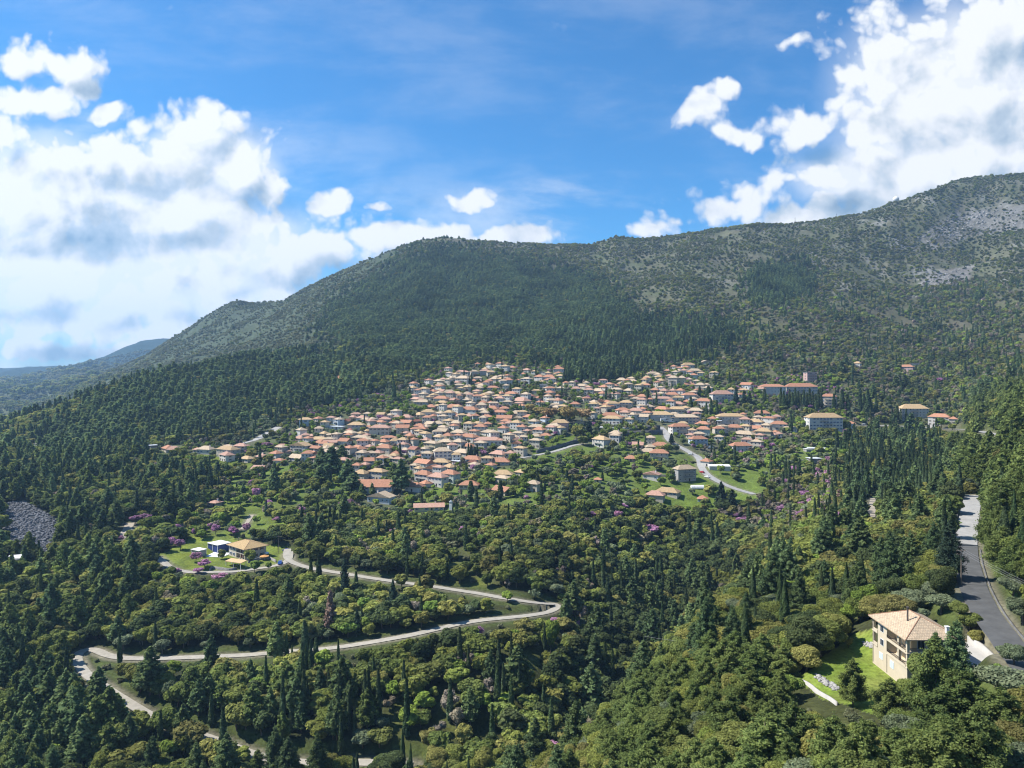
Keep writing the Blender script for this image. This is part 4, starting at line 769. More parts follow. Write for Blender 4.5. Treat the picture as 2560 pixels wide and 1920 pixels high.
q = ROAD_XY[1][0]; dd = np.gradient(q[:, :2], axis=0); dd /= np.linalg.norm(dd, axis=1)[:, None]; nn_ = np.stack([dd[:, 1], -dd[:, 0]], 1)
sgn = 1 if (nn_[len(q)//2][0] < 0) else -1
L_ = q[:, :2]+nn_*sgn*3.5; R_ = q[:, :2]-nn_*sgn*3.6
sel = [i for i in range(len(q)) if 205 < q[i, 1] < 310]; wall_run('roadside_wall', 'low dark wall along the left verge of the pale upper road', [tuple(L_[i]) for i in sel[::4]], .75, .4, M_DSTONE)
sel = [i for i in range(len(q)) if 118 < q[i, 1] < 214]; wall_run('roadside_wall', 'rough low stone wall on the right verge of the dark asphalt road', [tuple(R_[i]) for i in sel[::4]], .25, .35, M_DSTONE)
g6 = lambda x, y: hx(1520+x/6.38, 1020+y/6.38)
wall_run('terrace_wall', 'dark stone retaining wall under the car park, the lower of two terraces', [g6(200,425), g6(420,425), g6(640,422), g6(870,415)], 3.6, .8, M_DSTONE, under=2)
wall_run('terrace_wall', 'grey stone retaining wall under the car park, the upper of two terraces', [g6(360,345), g6(520,348), g6(700,346), g6(830,345)], 4.2, .8, M_DSTONE, under=2)
wall_run('parapet', 'white parapet edging the street below the long ochre-roofed buildings', [hx(1489,1069), hx(1530,1071), hx(1572,1072)], 1.3, .35, M_WHITE)
e6 = lambda x, y: hx(1240+x/6.38, 1020+y/6.38)
wall_run('lane_wall', 'dark stone wall climbing beside the narrow village lane', [e6(640,722), e6(850,672), e6(1080,608), e6(1250,555), e6(1330,540)], 2.6, .6, M_DSTONE)
wall_run('field_wall', 'dark dry stone wall across the meadow beside the big grey house', [g6(800,1092), g6(950,1098), g6(1085,1100)], 1.6, .5, M_DSTONE)
wall_run('garden_wall', 'curved pale stone wall below the pergola of the yellow house', [hx(524,1428), hx(530,1420), hx(548,1424), hx(572,1427), hx(592,1424)], 1.2, .4, M_STONE)
wall_run('garden_wall', 'stone wall beside the lane in front of the yellow house', [hx(620,1408), hx(648,1400), hx(675,1398), hx(690,1406)], 1.3, .4, M_STONE)
wall_run('terrace_wall', 'long dry stone terrace wall above the redbud meadow', [hx(328,1331), hx(365,1334), hx(415,1331), hx(450,1318), hx(490,1308), hx(520,1294)], 1.8, .7, M_DSTONE)

# ------------------------------------------------------------------ the yellow house on the spur
def yellow_house():
    A = Vector((YHX-1.0, YHY, YHZ+ZC)); ang = math.radians(139)   # local x runs from the near corner along the left front
    root = empty('yellow_house', A, ang-PI); tag(root, 'two-storey house with ochre hipped roof and dark red balcony bays, alone on a flowery spur', 'house')
    # local: near corner at origin, body extends to -x (left front, 16 m) and +y (right front, 12 m)
    W_, D_, h = 16.2, 12.0, 5.7
    b = MB(); b.box(-W_, -9.0, 0, D_, -3, h, 0); b.box(-9.0, 0, 1.6, D_, -3, h-.01, 0)
    b.box(-9.0, -8.6, .01, 1.6, -3, h-.02, 0); b.box(-.5, 0, .01, 1.6, -3, h-.02, 0); b.box(-4.9, -4.5, .01, .4, -3, h-.02, 0); b.box(-8.6, -.5, .02, 1.6, -3, .0, 0); b.box(-9.0, 0, 0.005, 1.6, 2.65, 2.95, 0)
    b.build('wall', WM['c'], root)
    m_red = mat('dark_red_shutter', (.22,.045,.04), .7, .15, 1)
    for z in (.15, 3.1):
        for x in (-6.8, -2.6):
            b = MB(); b.box(x-1.3, x+1.3, 1.5, 1.585, z, z+2.2, 0); b.box(x-.5, x+.5, 1.46, 1.52, z+.05, z+2.1, 1); b.build('shutter', [m_red, M_GLASS], root)
        b = MB(); b.box(-8.6, -.5, .06, .11, z+.75, z+.82, 0)
        for i in range(28): b.box(-8.5+i*.29, -8.46+i*.29, .07, .1, z-.1, z+.75, 0)
        b.build('railing', M_IRON, root)
    for x, z in ((-14.4, .9), (-11.2, .9), (-14.4, 3.8), (-11.2, 3.8)):
        o = link(bpy.data.objects.new('window', WIN['blue']), root); o.location = (x, -.012, z)
    for y in (3, 6.2, 9.4):
        for z in (.9, 3.8): o = link(bpy.data.objects.new('window', WIN['brown']), root); o.location = (.012, y, z); o.rotation_euler = (0, 0, PI/2)
    b = MB(); o_ = 1.1; x0, x1, y0, y1 = -W_-o_, o_, -o_, D_+o_; k = (y1-y0)/2*.95; r0, r1 = (x0+k, (y0+y1)/2, h+2.5), (x1-k, (y0+y1)/2, h+2.5)
    p = [(x0,y0,h),(x1,y0,h),(x1,y1,h),(x0,y1,h),r0,r1,(x0,y0,h-.2),(x1,y0,h-.2),(x1,y1,h-.2),(x0,y1,h-.2)]
    b.poly(p, [(0,1,5,4),(1,2,5),(2,3,4,5),(3,0,4)], 0); b.poly(p, [(9,8,7,6),(6,7,1,0),(7,8,2,1),(8,9,3,2),(9,6,0,3)], 1)
    for a, c in ((p[0], r0), (p[1], r1), (p[2], r1), (p[3], r0), (r0, r1)): b.tube(a, c, .1, n=5, mi=2)
    rf = b.build('roof', [M_YTILE, M_FASCIA, M_RIDGE], root)
    b = MB(); b.tube((-13.5, 4.0, h+1.2), (-13.5, 4.0, h+3.4), .16, n=7); b.tube((-13.5, 4.0, h+3.3), (-12.7, 4.0, h+3.3), .14, n=7); b.build('flue', M_FLUE, rf)
    keep_box(568, 675, 1344, 1400, YHY); BLOCK.extend([(YHX-7, YHY+9, 11), (YHX, YHY+7, 8)])
yellow_house()
def shed(name, label, cat, u, v, w, d, h, rot, wm, rm, open_=False, tilt=.0, ov=.4):
    x, y, z = hit(u, v); root = empty(name, (x, y, z+ZC), rot); tag(root, label, cat)
    if not open_:
        b = MB(); b.box(-w/2, w/2, -d/2, d/2, -2, h-.02, 0); b.build('wall', wm, root)
    for sx in (-1, 0, 1):
        for sy in (-1, 1): b = MB(); b.box(sx*(w/2)-.1, sx*(w/2)+.1, sy*(d/2+.08)-.1, sy*(d/2+.08)+.1, -2, h-.03, 0); b.build('post', M_WHITE, root)
    b = MB(); X, Y = w/2+ov, d/2+ov
    b.poly([(-X,-Y,h-tilt),(X,-Y,h-tilt),(X,Y,h+tilt),(-X,Y,h+tilt),(-X,-Y,h+.22-tilt),(X,-Y,h+.22-tilt),(X,Y,h+.22+tilt),(-X,Y,h+.22+tilt)], [(0,3,2,1),(4,5,6,7),(0,1,5,4),(1,2,6,5),(2,3,7,6),(3,0,4,7)])
    b.build('roof', rm, root); keep_box(u-w*F/y/2, u+w*F/y/2, v-h*F/y, v-1, y); BLOCK.append((x, y, max(w, d)*.6)); return root
M_BLUE = mat('deep_blue_glazing', (.03,.05,.19), .35, .1, 1); M_TARP = mat('white_sheet', (.64,.64,.62), .7, .08, 1); M_TAN = mat('tan_awning', (.48,.33,.18), .85, .1, 1); M_ORANGE = mat('orange_canvas', (.48,.24,.08), .85, .05, 1)
shed('pavilion', 'blue glazed pavilion with white flat roof behind the yellow house', 'pavilion', 548, 1374, 9.0, 7.5, 3.6, -.62, M_BLUE, M_TARP)
shed('garden_shed', 'small white-roofed open shelter left of the blue pavilion', 'shelter', 497, 1384, 6.0, 4.2, 2.2, -.55, WM['g'], M_TARP)
shed('pergola', 'tan roofed pergola in front of the yellow house', 'pergola', 590, 1416, 9.5, 3.4, 2.7, -.42, None, M_TAN, open_=True, tilt=.25)
shed('tarpaulin_shelter', 'white sheet shelter at the far left among dark pines', 'shelter', 46, 1402, 8.5, 5.0, 1.8, .35, WM['g'], M_TARP, tilt=.5)
shed('storage_shelter', 'long white sheet shelter beside the village road, right of the parked cars', 'shelter', 1798, 1174, 16.0, 6.0, 3.2, -.1, WM['w'], M_TARP, tilt=.4)
shed('garage_shelter', 'white flat shelter in the olive grove above the cypress valley', 'shelter', 2025, 1128, 9, 5, 1.9, .1, WM['g'], M_TARP)
x_, y_, z_ = hit(535, 1388); slab('terrace_paving', [(x_-6, y_-3), (x_+6, y_-5), (x_+8, y_+4), (x_-3, y_+6)], z_+.25, 1.5, M_WHITE)
def parasol(u, v, r, m, label):
    x, y, z = hit(u, v); root = empty('parasol', (x, y, z+ZC)); tag(root, label, 'parasol')
    b = MB(); b.tube((0, 0, -.3), (0, 0, 2.5), .05); b.build('pole', M_WHITE, root)
    b = MB(); n = 8; ring = [(r*math.cos(2*PI*i/n), r*math.sin(2*PI*i/n), 2.0) for i in range(n)]; low = [(p[0], p[1], 1.85) for p in ring]
    b.poly(ring+[(0, 0, 2.75)]+low, [(i, (i+1) % n, n) for i in range(n)]+[(i, n+1+i, n+1+(i+1) % n, (i+1) % n) for i in range(n)]); b.build('canopy', m, root)
    keep_box(u-r*F/y*.8, u+r*F/y*.8, v-2.6*F/y, v-1.6*F/y, y)
parasol(661, 1400, 2.4, M_ORANGE, 'wide orange parasol on the terrace right of the yellow house'); parasol(667, 1392, 1.3, M_TARP, 'white parasol behind the wide orange one')

# ------------------------------------------------------------------ cars, vans
def car_meshes():
    out = {}
    prof = [(-2.05,.35),(-2.1,.62),(-1.98,.86),(-1.2,.93),(-.62,1.40),(.85,1.44),(1.55,.98),(2.05,.90),(2.12,.55),(2.05,.32)]
    b = MB(); n = len(prof); w = .86
    L1 = [(x, -w*(.86 if z > 1.1 else 1), z) for x, z in prof]; L2 = [(x, -y, z) for x, y, z in L1]
    b.poly(L1+L2, [tuple(range(n)), tuple(range(2*n-1, n-1, -1))]+[(i, n+i, n+(i+1) % n, (i+1) % n) for i in range(n)]); out['body'] = b
    g = MB()
    for s in (-1, 1): g.poly([(-1.05,s*.80,.98),(-.58,s*.762,1.34),(.80,s*.762,1.37),(1.38,s*.80,1.02)], [(0,1,2,3) if s > 0 else (3,2,1,0)])
    g.poly([(-1.15,-.72,.98),(-1.15,.72,.98),(-.66,.64,1.38),(-.66,-.64,1.38)], [(0,1,2,3)]); g.poly([(1.52,-.72,1.03),(1.52,.72,1.03),(.91,.64,1.43),(.91,-.64,1.43)], [(3,2,1,0)])
    for i, v in enumerate(g.v): x, y, z = v; g.v[i] = (x*1.006, y*1.03 if abs(y) > .7 else y, z+.012)
    out['glass'] = g; wl = MB(); wl.tube((0, -.1, 0), (0, .1, 0), .31, n=12, mi=0); wl.tube((0, -.115, 0), (0, .115, 0), .18, n=10, mi=1); out['wheel'] = wl; return out
CARM = car_meshes(); M_TYRE = mat('rubber', (.02,.02,.02), .9); M_RIM = mat('steel_rim', (.4,.4,.42), .4, metal=.7)
GL_ME = CARM['glass'].mesh('windows', M_GLASS); WH_ME = CARM['wheel'].mesh('wheel', [M_TYRE, M_RIM]); BODY_ME = {}
def car(u, v, rot, colname, rgb, label, scale=1.0, name='car'):
    x, y, z = hit(u, v); root = empty(name, (x, y, z+ZC+.06), rot); root.scale = (scale,)*3; tag(root, label, name.split('_')[-1], 'cars parked around the village')
    if colname not in BODY_ME: BODY_ME[colname] = CARM['body'].mesh('body', mat('car_paint_'+colname, rgb, .3))
    link(bpy.data.objects.new('body', BODY_ME[colname]), root); link(bpy.data.objects.new('windows', GL_ME), root)
    for sx in (-1.28, 1.3):
        for sy in (-.78, .78): o = link(bpy.data.objects.new('wheel', WH_ME), root); o.location = (sx, sy, .31)
    keep_box(u-2*F/y, u+2*F/y, v-1.4*F/y, v, y); BLOCK.append((x, y, 2.6))
car(700, 1410, 1.75, 'blue', (.03,.10,.38), 'bright blue car parked at the bend below the yellow house')
car(716, 1378, .35, 'navy', (.03,.035,.14), 'dark blue car at the top of the lane by the yellow house')
car(1755, 1182, -1.0, 'red', (.42,.04,.05), 'red car on the road beside the big grey house'); car(1768, 1194, -.8, 'white', (.75,.75,.76), 'white car next to the red one beside the big grey house')
car(1624, 1119, .2, 'silver', (.45,.47,.50), 'silver car behind the orange-roofed houses in the lower meadow'); car(1674, 1152, .1, 'charcoal', (.05,.055,.06), 'charcoal car beside the house with orange and tan roofs')
car(1727, 1137, -.4, 'white', None, 'white car at the roadside left of the power pole'); car(1063, 1142, 1.9, 'white', None, 'white car in the steep lane between pale yellow houses')
car(1850, 1029, 0.1, 'white', None, 'white car, left of two in the upper car park'); car(1864, 1030, 0.2, 'silver', None, 'silver car, right of two in the upper car park')
car(1790, 1122, .1, 'charcoal', None, 'charcoal car in the yard beside the white van'); car(2160, 1062, .1, 'white', None, 'white car by the roadside beyond the bluish villa')
def van(u, v, rot, label, s=1.0):
    x, y, z = hit(u, v); root = empty('van', (x, y, z+ZC+.05), rot); root.scale = (s,)*3; tag(root, label, 'van', 'white vans of the village')
    b = MB(); prof = [(-2.7,.4),(-2.7,2.35),(1.5,2.4),(2.1,1.45),(2.75,1.2),(2.8,.4)]; n = 6; b.poly([(a, -.98, c) for a, c in prof]+[(a, .98, c) for a, c in prof], [tuple(range(n)), tuple(range(2*n-1, n-1, -1))]+[(i, n+i, n+(i+1) % n, (i+1) % n) for i in range(n)]); b.build('body', M_WHITE, root)
    b = MB(); b.poly([(1.58,-.85,2.32),(1.58,.85,2.32),(2.14,.85,1.5),(2.14,-.85,1.5)], [(0,1,2,3)]); b.poly([(.6,-.99,1.5),(1.9,-.99,1.5),(1.5,-.99,2.2),(.6,-.99,2.2)], [(0,1,2,3)]); b.poly([(.6,.99,1.5),(1.9,.99,1.5),(1.5,.99,2.2),(.6,.99,2.2)], [(3,2,1,0)]); b.build('windows', M_GLASS, root)
    for sx in (-1.7, 1.8):
        for sy in (-.9, .9): o = link(bpy.data.objects.new('wheel', WH_ME), root); o.location = (sx, sy, .34)
    keep_box(u-2.5*F/y, u+2.5*F/y, v-2.2*F/y, v, y); BLOCK.append((x, y, 3))
van(1775, 1122, .1, 'white van parked on the grass right of the orange-roofed block'); van(1661, 1055, .15, 'larger white van in the car park above the dark stone terraces', 1.5); van(1678, 1056, 0., 'smaller white van in the car park above the dark stone terraces')

# ------------------------------------------------------------------ greenhouse, bell tower, radome, masts
def greenhouse():
    x, y, z = hit(1743, 1221); root = empty('greenhouse', (x, y, z+ZC), .0); tag(root, 'white half-round greenhouse tunnel on the grass below the big grey house', 'greenhouse')
    b = MB(); n = 9; w, r = 4.6, 2.0
    pt = lambda X, i: (X, r*math.cos(PI*i/n), 2.5*math.sin(PI*i/n)); P_ = [pt(-w, i) for i in range(n+1)]+[pt(w, i) for i in range(n+1)]
    b.poly(P_, [(i, i+1, n+2+i, n+1+i) for i in range(n)]+[tuple(range(n, -1, -1)), tuple(range(n+1, 2*n+2))]); b.build('cover', M_TARP, root)
    for k in range(5):
        b = MB(); X = -w+.01+k*(2*w-.02)/4
        for i in range(n): a = pt(X, i); c = pt(X, i+1); b.tube((a[0], a[1]*1.015, a[2]*1.015), (c[0], c[1]*1.015, c[2]*1.015), .05, n=4)
        b.build('hoop', M_SLAB, root)
    keep_box(1727, 1760, 1208, 1220, y); BLOCK.append((x, y, 6))
greenhouse()
def belfry():
    x, y, z = hit(1127, 1275); root = empty('bell_tower', (x, y, z+ZC), -.3); tag(root, 'slim white bell tower right of the chapel with the long salmon roof', 'bell tower')
    b = MB(); b.box(-1.0, 1.0, -.6, .6, -2, 3.6, 0)
    for sx in (-.85, .0, .85): b.box(sx-.18, sx+.18, -.4, .4, 3.6, 5.2, 0)
    b.box(-1.1, 1.1, -.5, .5, 5.2, 5.5, 0); b.box(-.5, .5, -.4, .4, 5.5, 6.2, 0); b.build('tower', M_WHITE, root)
    b = MB(); b.box(-.05, .05, -.05, .05, 6.2, 7.0, 0); b.box(-.25, .25, -.05, .05, 6.6, 6.7, 0); b.build('cross', M_IRON, root)
    for sx in (-.42, .42): b = MB(); b.tube((sx, 0, 4.9), (sx, 0, 4.4), .08, .22, n=8); b.build('bell', M_FLUE, root)
    keep_box(1120, 1134, 1248, 1270, y); BLOCK.append((x, y, 2.5))
belfry()
def ridge_point(u):
    t = (u-CX)/F; i = int(round((t-XA)/(XB-XA)*(NX-1))); e = Z[i]/np.exp(GL); m = (np.exp(GL) > 1000) & (np.exp(GL) < 2400); j = np.nonzero(m)[0][int(np.argmax(e[m]))]; y = math.exp(GL[j]); return GX[i]*y, y, Z[i, j]
def radome():
    x, y, z = ridge_point(2240); root = empty('radome', (x, y, z+ZC)); tag(root, 'white radome on the crest of the right-hand ridge', 'radome')
    b = MB(); n, m, R = 20, 10, 7.6; P_ = [(R*math.cos(2*PI*i/n)*math.sin(PI*.72*j/m+.0001), R*math.sin(2*PI*i/n)*math.sin(PI*.72*j/m+.0001), 8.5+R*math.cos(PI*.72*j/m)) for j in range(m+1) for i in range(n)]
    b.poly(P_, [(j*n+i, (j+1)*n+i, (j+1)*n+(i+1) % n, j*n+(i+1) % n) for j in range(m) for i in range(n)]); o = b.build('dome', M_WHITE, root)
    b = MB(); b.tube((0, 0, -3), (0, 0, 4.0), 5.6, 5.6, n=20); b.build('base', WM['g'], root)
    b = MB(); b.tube((0, 0, 15.8), (0, 0, 24), .35, .2, n=5); b.build('aerial', M_WHITE, root)
radome()
for u, h, lab in ((1990, 16, 'dark radio mast on the ridge, the taller of two'), (2091, 13, 'thin radio mast on the ridge between the dark mast and the radome')):
    x, y, z = ridge_point(u); root = empty('radio_mast', (x, y, z+ZC)); tag(root, lab, 'mast')
    b = MB(); b.tube((0, 0, -3), (0, 0, h), .55 if u < 2000 else .35, .3, n=6); b.build('mast', M_IRON, root)
    b = MB(); b.box(-.8, .8, -.1, .1, h*.8, h*.84, 0); b.box(-.6, .6, -.1, .1, h*.92, h*.95, 0); b.build('antenna', M_IRON, root)

# ------------------------------------------------------------------ utility poles and cables
M_WOOD = mat('creosoted_wood', (.20,.16,.125), .9, .2, 2); M_CABLE = mat('cable', (.22,.22,.22), .6)
POLES = {}
def pole(u, vt, vb, label, arms=0, key=None, double=False):
    x, y, z = hit(u, vb); h = (vb-vt)*y/F; root = empty('utility_pole', (x, y, z+ZC), 0.0); tag(root, label, 'pole', 'wooden utility poles')
    b = MB(); b.tube((0, 0, -1), (0, 0, h), .15, .10, n=7)
    if double: b.tube((1.2, 0, -1), (1.2, 0, h), .15, .10, n=7)
    b.build('post', M_WOOD, root)
    for k in range(arms):
        b = MB(); zz = h-.35-.8*k; b.box(-1.1, 2.2 if double else 1.1, -.06, .06, zz, zz+.12, 0)
        for i in (-1, 0, 1): b.tube((i*.9, 0, zz+.12), (i*.9, 0, zz+.34), .05, n=6)
        b.build('crossarm', M_WOOD, root)
    if key: POLES[key] = (x, y, z+ZC+h)
    keep_box(u-1, u+1, vt, vb-2, y)
pole(2403, 1374, 1464, 'tall wooden power pole with crossarms beside the dark fir at the asphalt road', 2, 'road'); pole(1926, 1600, 1648, 'lone T-topped power pole among trees left of the villa lawn', 1, 'gully'); pole(697, 1340, 1383, 'dark pole at the bend by the yellow house', 1, 'yh')
for u, vt, vb, lab in [(1785,1040,1078,'pole beside the turquoise wall among the right-hand houses'),(1679,1176,1210,'thin pole on the meadow left of the big grey house'),(1732,1112,1139,'pole beside the village road above the big grey house'),(1294,1186,1224,'thin pole below the tan-roofed houses at the lower village edge'),(1270,1158,1176,'short pole beside the dark-roofed house above the lane'),(730,1104,1130,'pole in front of the wide white house at the left village edge'),(893,1225,1244,'pole left of the white gable house'),(1800,1165,1190,'pole at the roadside near the long sheet shelter'),(1593,1186,1206,'thin pole left of the salmon chalet')]: pole(u, vt, vb, lab, 1)
def cable(a, b_, sag, label):
    a, b_ = Vector(a), Vector(b_); n = 24; p = [a.lerp(b_, i/n)-Vector((0, 0, sag*4*(i/n)*(1-i/n))) for i in range(n+1)]; m = MB()
    for i in range(n): m.tube(p[i], p[i+1], .022, n=4)
    o = m.build('power_cable', M_CABLE); tag(o, label, 'cable', 'power cables beside the asphalt road')
rp = Vector(POLES['road'])
for i, dx in enumerate((-.9, 0, .9)): cable(rp+Vector((dx, 0, -.05)), Vector((96+dx, 98, ZC-38.5)), 1.6, ['leftmost of three power cables running from the road pole past the right edge', 'middle of three power cables running from the road pole past the right edge', 'rightmost of three power cables running from the road pole past the right edge'][i])
gp = Vector(POLES['gully']); cable(gp, gp+Vector((-26, 22, -7)), 1.2, 'thin cable descending left from the T-topped pole into the gully')

# ------------------------------------------------------------------ scree and loose stone
def rocks(name, poly, n, s0, s1, seed, m):
    rs = np.random.default_rng(seed); V, Q = [], []; us = [p[0] for p in poly]; vs = [p[1] for p in poly]; k = 0; base = 0
    cube = np.array([(-1,-1,-1),(1,-1,-1),(1,1,-1),(-1,1,-1),(-1,-1,1),(1,-1,1),(1,1,1),(-1,1,1)], float); fq = np.array([(0,3,2,1),(4,5,6,7),(0,1,5,4),(1,2,6,5),(2,3,7,6),(3,0,4,7)])
    while k < n:
        u, v = rs.uniform(min(us), max(us)), rs.uniform(min(vs), max(vs))
        if not inside(np.array([u]), np.array([v]), poly)[0]: continue
        x, y, z = hit(u, v); s = rs.uniform(s0, s1)*rs.uniform(.5, 1); a = rs.uniform(0, 6.28); c = cube*rs.uniform(.55, 1, (8, 3))*s*np.array((1, .8, .6))
        R = Matrix.Rotation(a, 3, 'Z') @ Matrix.Rotation(rs.normal()*.5, 3, 'X'); c = c @ np.array(R).T+np.array((x, y, z+ZC+s*.15)); V.append(c); Q.append(fq+base); base += 8; k += 1
    o = link(bpy.data.objects.new(name, mesh_np(name, np.vstack(V), np.vstack(Q), mats=[m]))); tag(o, kind='stuff')
M_ROCK = mat('grey_limestone', (.112,.116,.128), .95, .3, .6); M_SCREE = mat('pale_scree', (.27,.26,.245), .95, .25, .3)
rocks('rubble', ZONES[1][1], 2600, .3, 1.3, 3, M_ROCK)
rocks('scree', [(2262,745),(2330,690),(2420,665),(2380,715),(2320,745)], 420, .6, 2.4, 4, M_SCREE); rocks('boulder_field', [(2290,600),(2380,540),(2540,520),(2560,560),(2440,590),(2350,620)], 500, .8, 3.2, 6, M_SCREE)
rocks('stones', [(2040,1685),(2070,1700),(2100,1722),(2090,1728),(2055,1708),(2032,1692)], 130, .15, .55, 8, M_SCREE); rocks('field_stones', [(2155,1605),(2185,1608),(2186,1622),(2160,1615)], 60, .15, .5, 9, M_SCREE)

# ------------------------------------------------------------------ tree kit
def leaf_mat(name, cols, trans=.42, isl=.40, rough=.9):
    """Foliage: one hue per tree picked from cols, every leaf clump a little lighter or darker."""
    m = bpy.data.materials.new(name); m.use_nodes = True; nt = m.node_tree; N = nt.nodes; L = nt.links; N.clear()
    oi = N.new('ShaderNodeObjectInfo'); rp = N.new('ShaderNodeValToRGB'); rp.color_ramp.interpolation = 'LINEAR'
    el = rp.color_ramp.elements; el[0].color = cols[0]+(1,); el[1].color = cols[-1]+(1,)
    for i, c in enumerate(cols[1:-1]): e = el.new((i+1)/(len(cols)-1)); e.color = c+(1,)
    L.new(oi.outputs['Random'], rp.inputs[0])
    g = N.new('ShaderNodeNewGeometry'); mr = N.new('ShaderNodeMapRange'); mr.inputs[3].default_value = 1-isl; mr.inputs[4].default_value = 1+isl
    L.new(g.outputs['Random Per Island'], mr.inputs[0])
    no = N.new('ShaderNodeTexNoise'); no.inputs['Scale'].default_value = .021; no.inputs['Detail'].default_value = 3; L.new(oi.outputs['Location'], no.inputs['Vector'])
    m2 = N.new('ShaderNodeMapRange'); m2.inputs[1].default_value = .32; m2.inputs[2].default_value = .68; m2.inputs[3].default_value = .66; m2.inputs[4].default_value = 1.40; L.new(no.outputs['Fac'], m2.inputs[0])
    mm = N.new('ShaderNodeMath'); mm.operation = 'MULTIPLY'; L.new(mr.outputs[0], mm.inputs[0]); L.new(m2.outputs[0], mm.inputs[1])
    v = N.new('ShaderNodeVectorMath'); v.operation = 'SCALE'; L.new(rp.outputs[0], v.inputs[0]); L.new(mm.outputs[0], v.inputs['Scale'])
    d = N.new('ShaderNodeBsdfDiffuse'); L.new(v.outputs[0], d.inputs[0]); t = N.new('ShaderNodeBsdfTranslucent'); L.new(v.outputs[0], t.inputs[0])
    mx = N.new('ShaderNodeMixShader'); mx.inputs[0].default_value = trans; L.new(d.outputs[0], mx.inputs[1]); L.new(t.outputs[0], mx.inputs[2])
    o = N.new('ShaderNodeOutputMaterial'); L.new(mx.outputs[0], o.inputs[0]); return m
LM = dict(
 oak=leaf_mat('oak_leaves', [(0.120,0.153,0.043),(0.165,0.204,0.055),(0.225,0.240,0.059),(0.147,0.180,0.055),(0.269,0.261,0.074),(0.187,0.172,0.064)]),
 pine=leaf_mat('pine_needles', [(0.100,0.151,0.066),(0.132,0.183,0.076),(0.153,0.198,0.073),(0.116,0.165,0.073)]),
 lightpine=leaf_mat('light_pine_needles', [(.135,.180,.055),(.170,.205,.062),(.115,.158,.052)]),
 holm=leaf_mat('darkened_oak_leaves', [(0.071,0.099,0.041),(0.092,0.120,0.048),(0.083,0.101,0.041)]),  # oak copy, leaves darkened to paint in gully shade, varied tone elsewhere
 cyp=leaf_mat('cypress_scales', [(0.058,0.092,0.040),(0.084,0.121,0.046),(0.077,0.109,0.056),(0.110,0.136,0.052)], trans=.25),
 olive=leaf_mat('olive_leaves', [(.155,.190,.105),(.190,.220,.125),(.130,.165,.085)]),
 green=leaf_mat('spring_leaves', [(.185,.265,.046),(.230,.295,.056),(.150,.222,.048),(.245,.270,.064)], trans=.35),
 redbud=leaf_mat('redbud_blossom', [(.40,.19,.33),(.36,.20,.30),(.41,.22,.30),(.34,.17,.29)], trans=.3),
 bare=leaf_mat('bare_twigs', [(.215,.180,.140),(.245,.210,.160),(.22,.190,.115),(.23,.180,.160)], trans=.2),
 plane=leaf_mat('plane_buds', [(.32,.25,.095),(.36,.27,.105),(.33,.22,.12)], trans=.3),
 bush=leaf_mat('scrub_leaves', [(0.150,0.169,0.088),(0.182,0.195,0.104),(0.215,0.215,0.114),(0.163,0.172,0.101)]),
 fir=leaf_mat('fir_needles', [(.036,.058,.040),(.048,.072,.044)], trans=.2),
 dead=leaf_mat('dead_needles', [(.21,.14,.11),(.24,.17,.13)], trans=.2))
M_BARK = mat('bark', (.13,.10,.075), .95, .3, 3); M_PALEBARK = mat('pale_bark', (.26,.23,.19), .95, .25, 3)

def cards(P_, Nn, size, rs, elong=1.0, fold=True):
    """One leaf clump (a bent quad) per point, its face roughly along the given normals."""
    n = len(P_); Nn = Nn/(np.linalg.norm(Nn, axis=1)[:, None]+1e-9)
    r = rs.normal(size=(n, 3)); T = np.cross(Nn, r); T /= np.linalg.norm(T, axis=1)[:, None]+1e-9; B = np.cross(Nn, T)
    s = (size*rs.uniform(.65, 1.35, n))[:, None]; T = T*s*elong; B = B*s
    V = np.stack([P_-T-B*.6, P_+T*.9-B+Nn*s*.25, P_+T+B*.7, P_-T*.8+B+Nn*s*.25], 1).reshape(-1, 3)
    return V
def quads_for(V): n = len(V)//4; return np.arange(n*4).reshape(n, 4)
def blob_pts(c, r, n, rs, shell=.35):
    d = rs.normal(size=(n, 3)); d /= np.linalg.norm(d, axis=1)[:, None]; t = rs.uniform(0, 1, n)**shell
    return c+d*t[:, None]*np.asarray(r), d/np.asarray(r)*np.mean(r)
def limb(V, Q, a, b, r0, r1, n=6):
    a, b = np.array(a, float), np.array(b, float); d = b-a; L = np.linalg.norm(d)
    if L < 1e-6: return
    d /= L; t = np.cross(d, (0.3, .9, .2)); t /= np.linalg.norm(t); s = np.cross(d, t); base = sum(len(v) for v in V)
    ang = np.arange(n)*2*np.pi/n; ring = np.cos(ang)[:, None]*t+np.sin(ang)[:, None]*s
    V.append(np.vstack([a+ring*r0, b+ring*r1]))
    for i in range(n): Q.append((base+i, base+(i+1) % n, base+n+(i+1) % n, base+n+i))
def trunk_np(h, r, rs, limbs=5, lean=.04, top=.55):
    V, Q = [], []; p = np.zeros(3)-np.array((0, 0, .8)); k = 4; pts = [p]
    for i in range(k): p = p+np.array((rs.normal()*lean*h/k, rs.normal()*lean*h/k, (h*top+.8)/k)); pts.append(p)
    for i in range(k): limb(V, Q, pts[i], pts[i+1], r*(1-.17*i), r*(1-.17*(i+1)))
    for i in range(limbs):
        a = pts[2]+(pts[4]-pts[2])*rs.uniform(0, 1); an = rs.uniform(0, 6.28); L = h*rs.uniform(.22, .36)
        m = a+np.array((math.cos(an)*L*.5, math.sin(an)*L*.5, L*.35)); limb(V, Q, a, m, r*.42, r*.26, 5); limb(V, Q, m, m+np.array((math.cos(an+.4)*L*.4, math.sin(an+.4)*L*.4, L*.45)), r*.26, r*.1, 5)
    return np.vstack(V), np.array(Q)
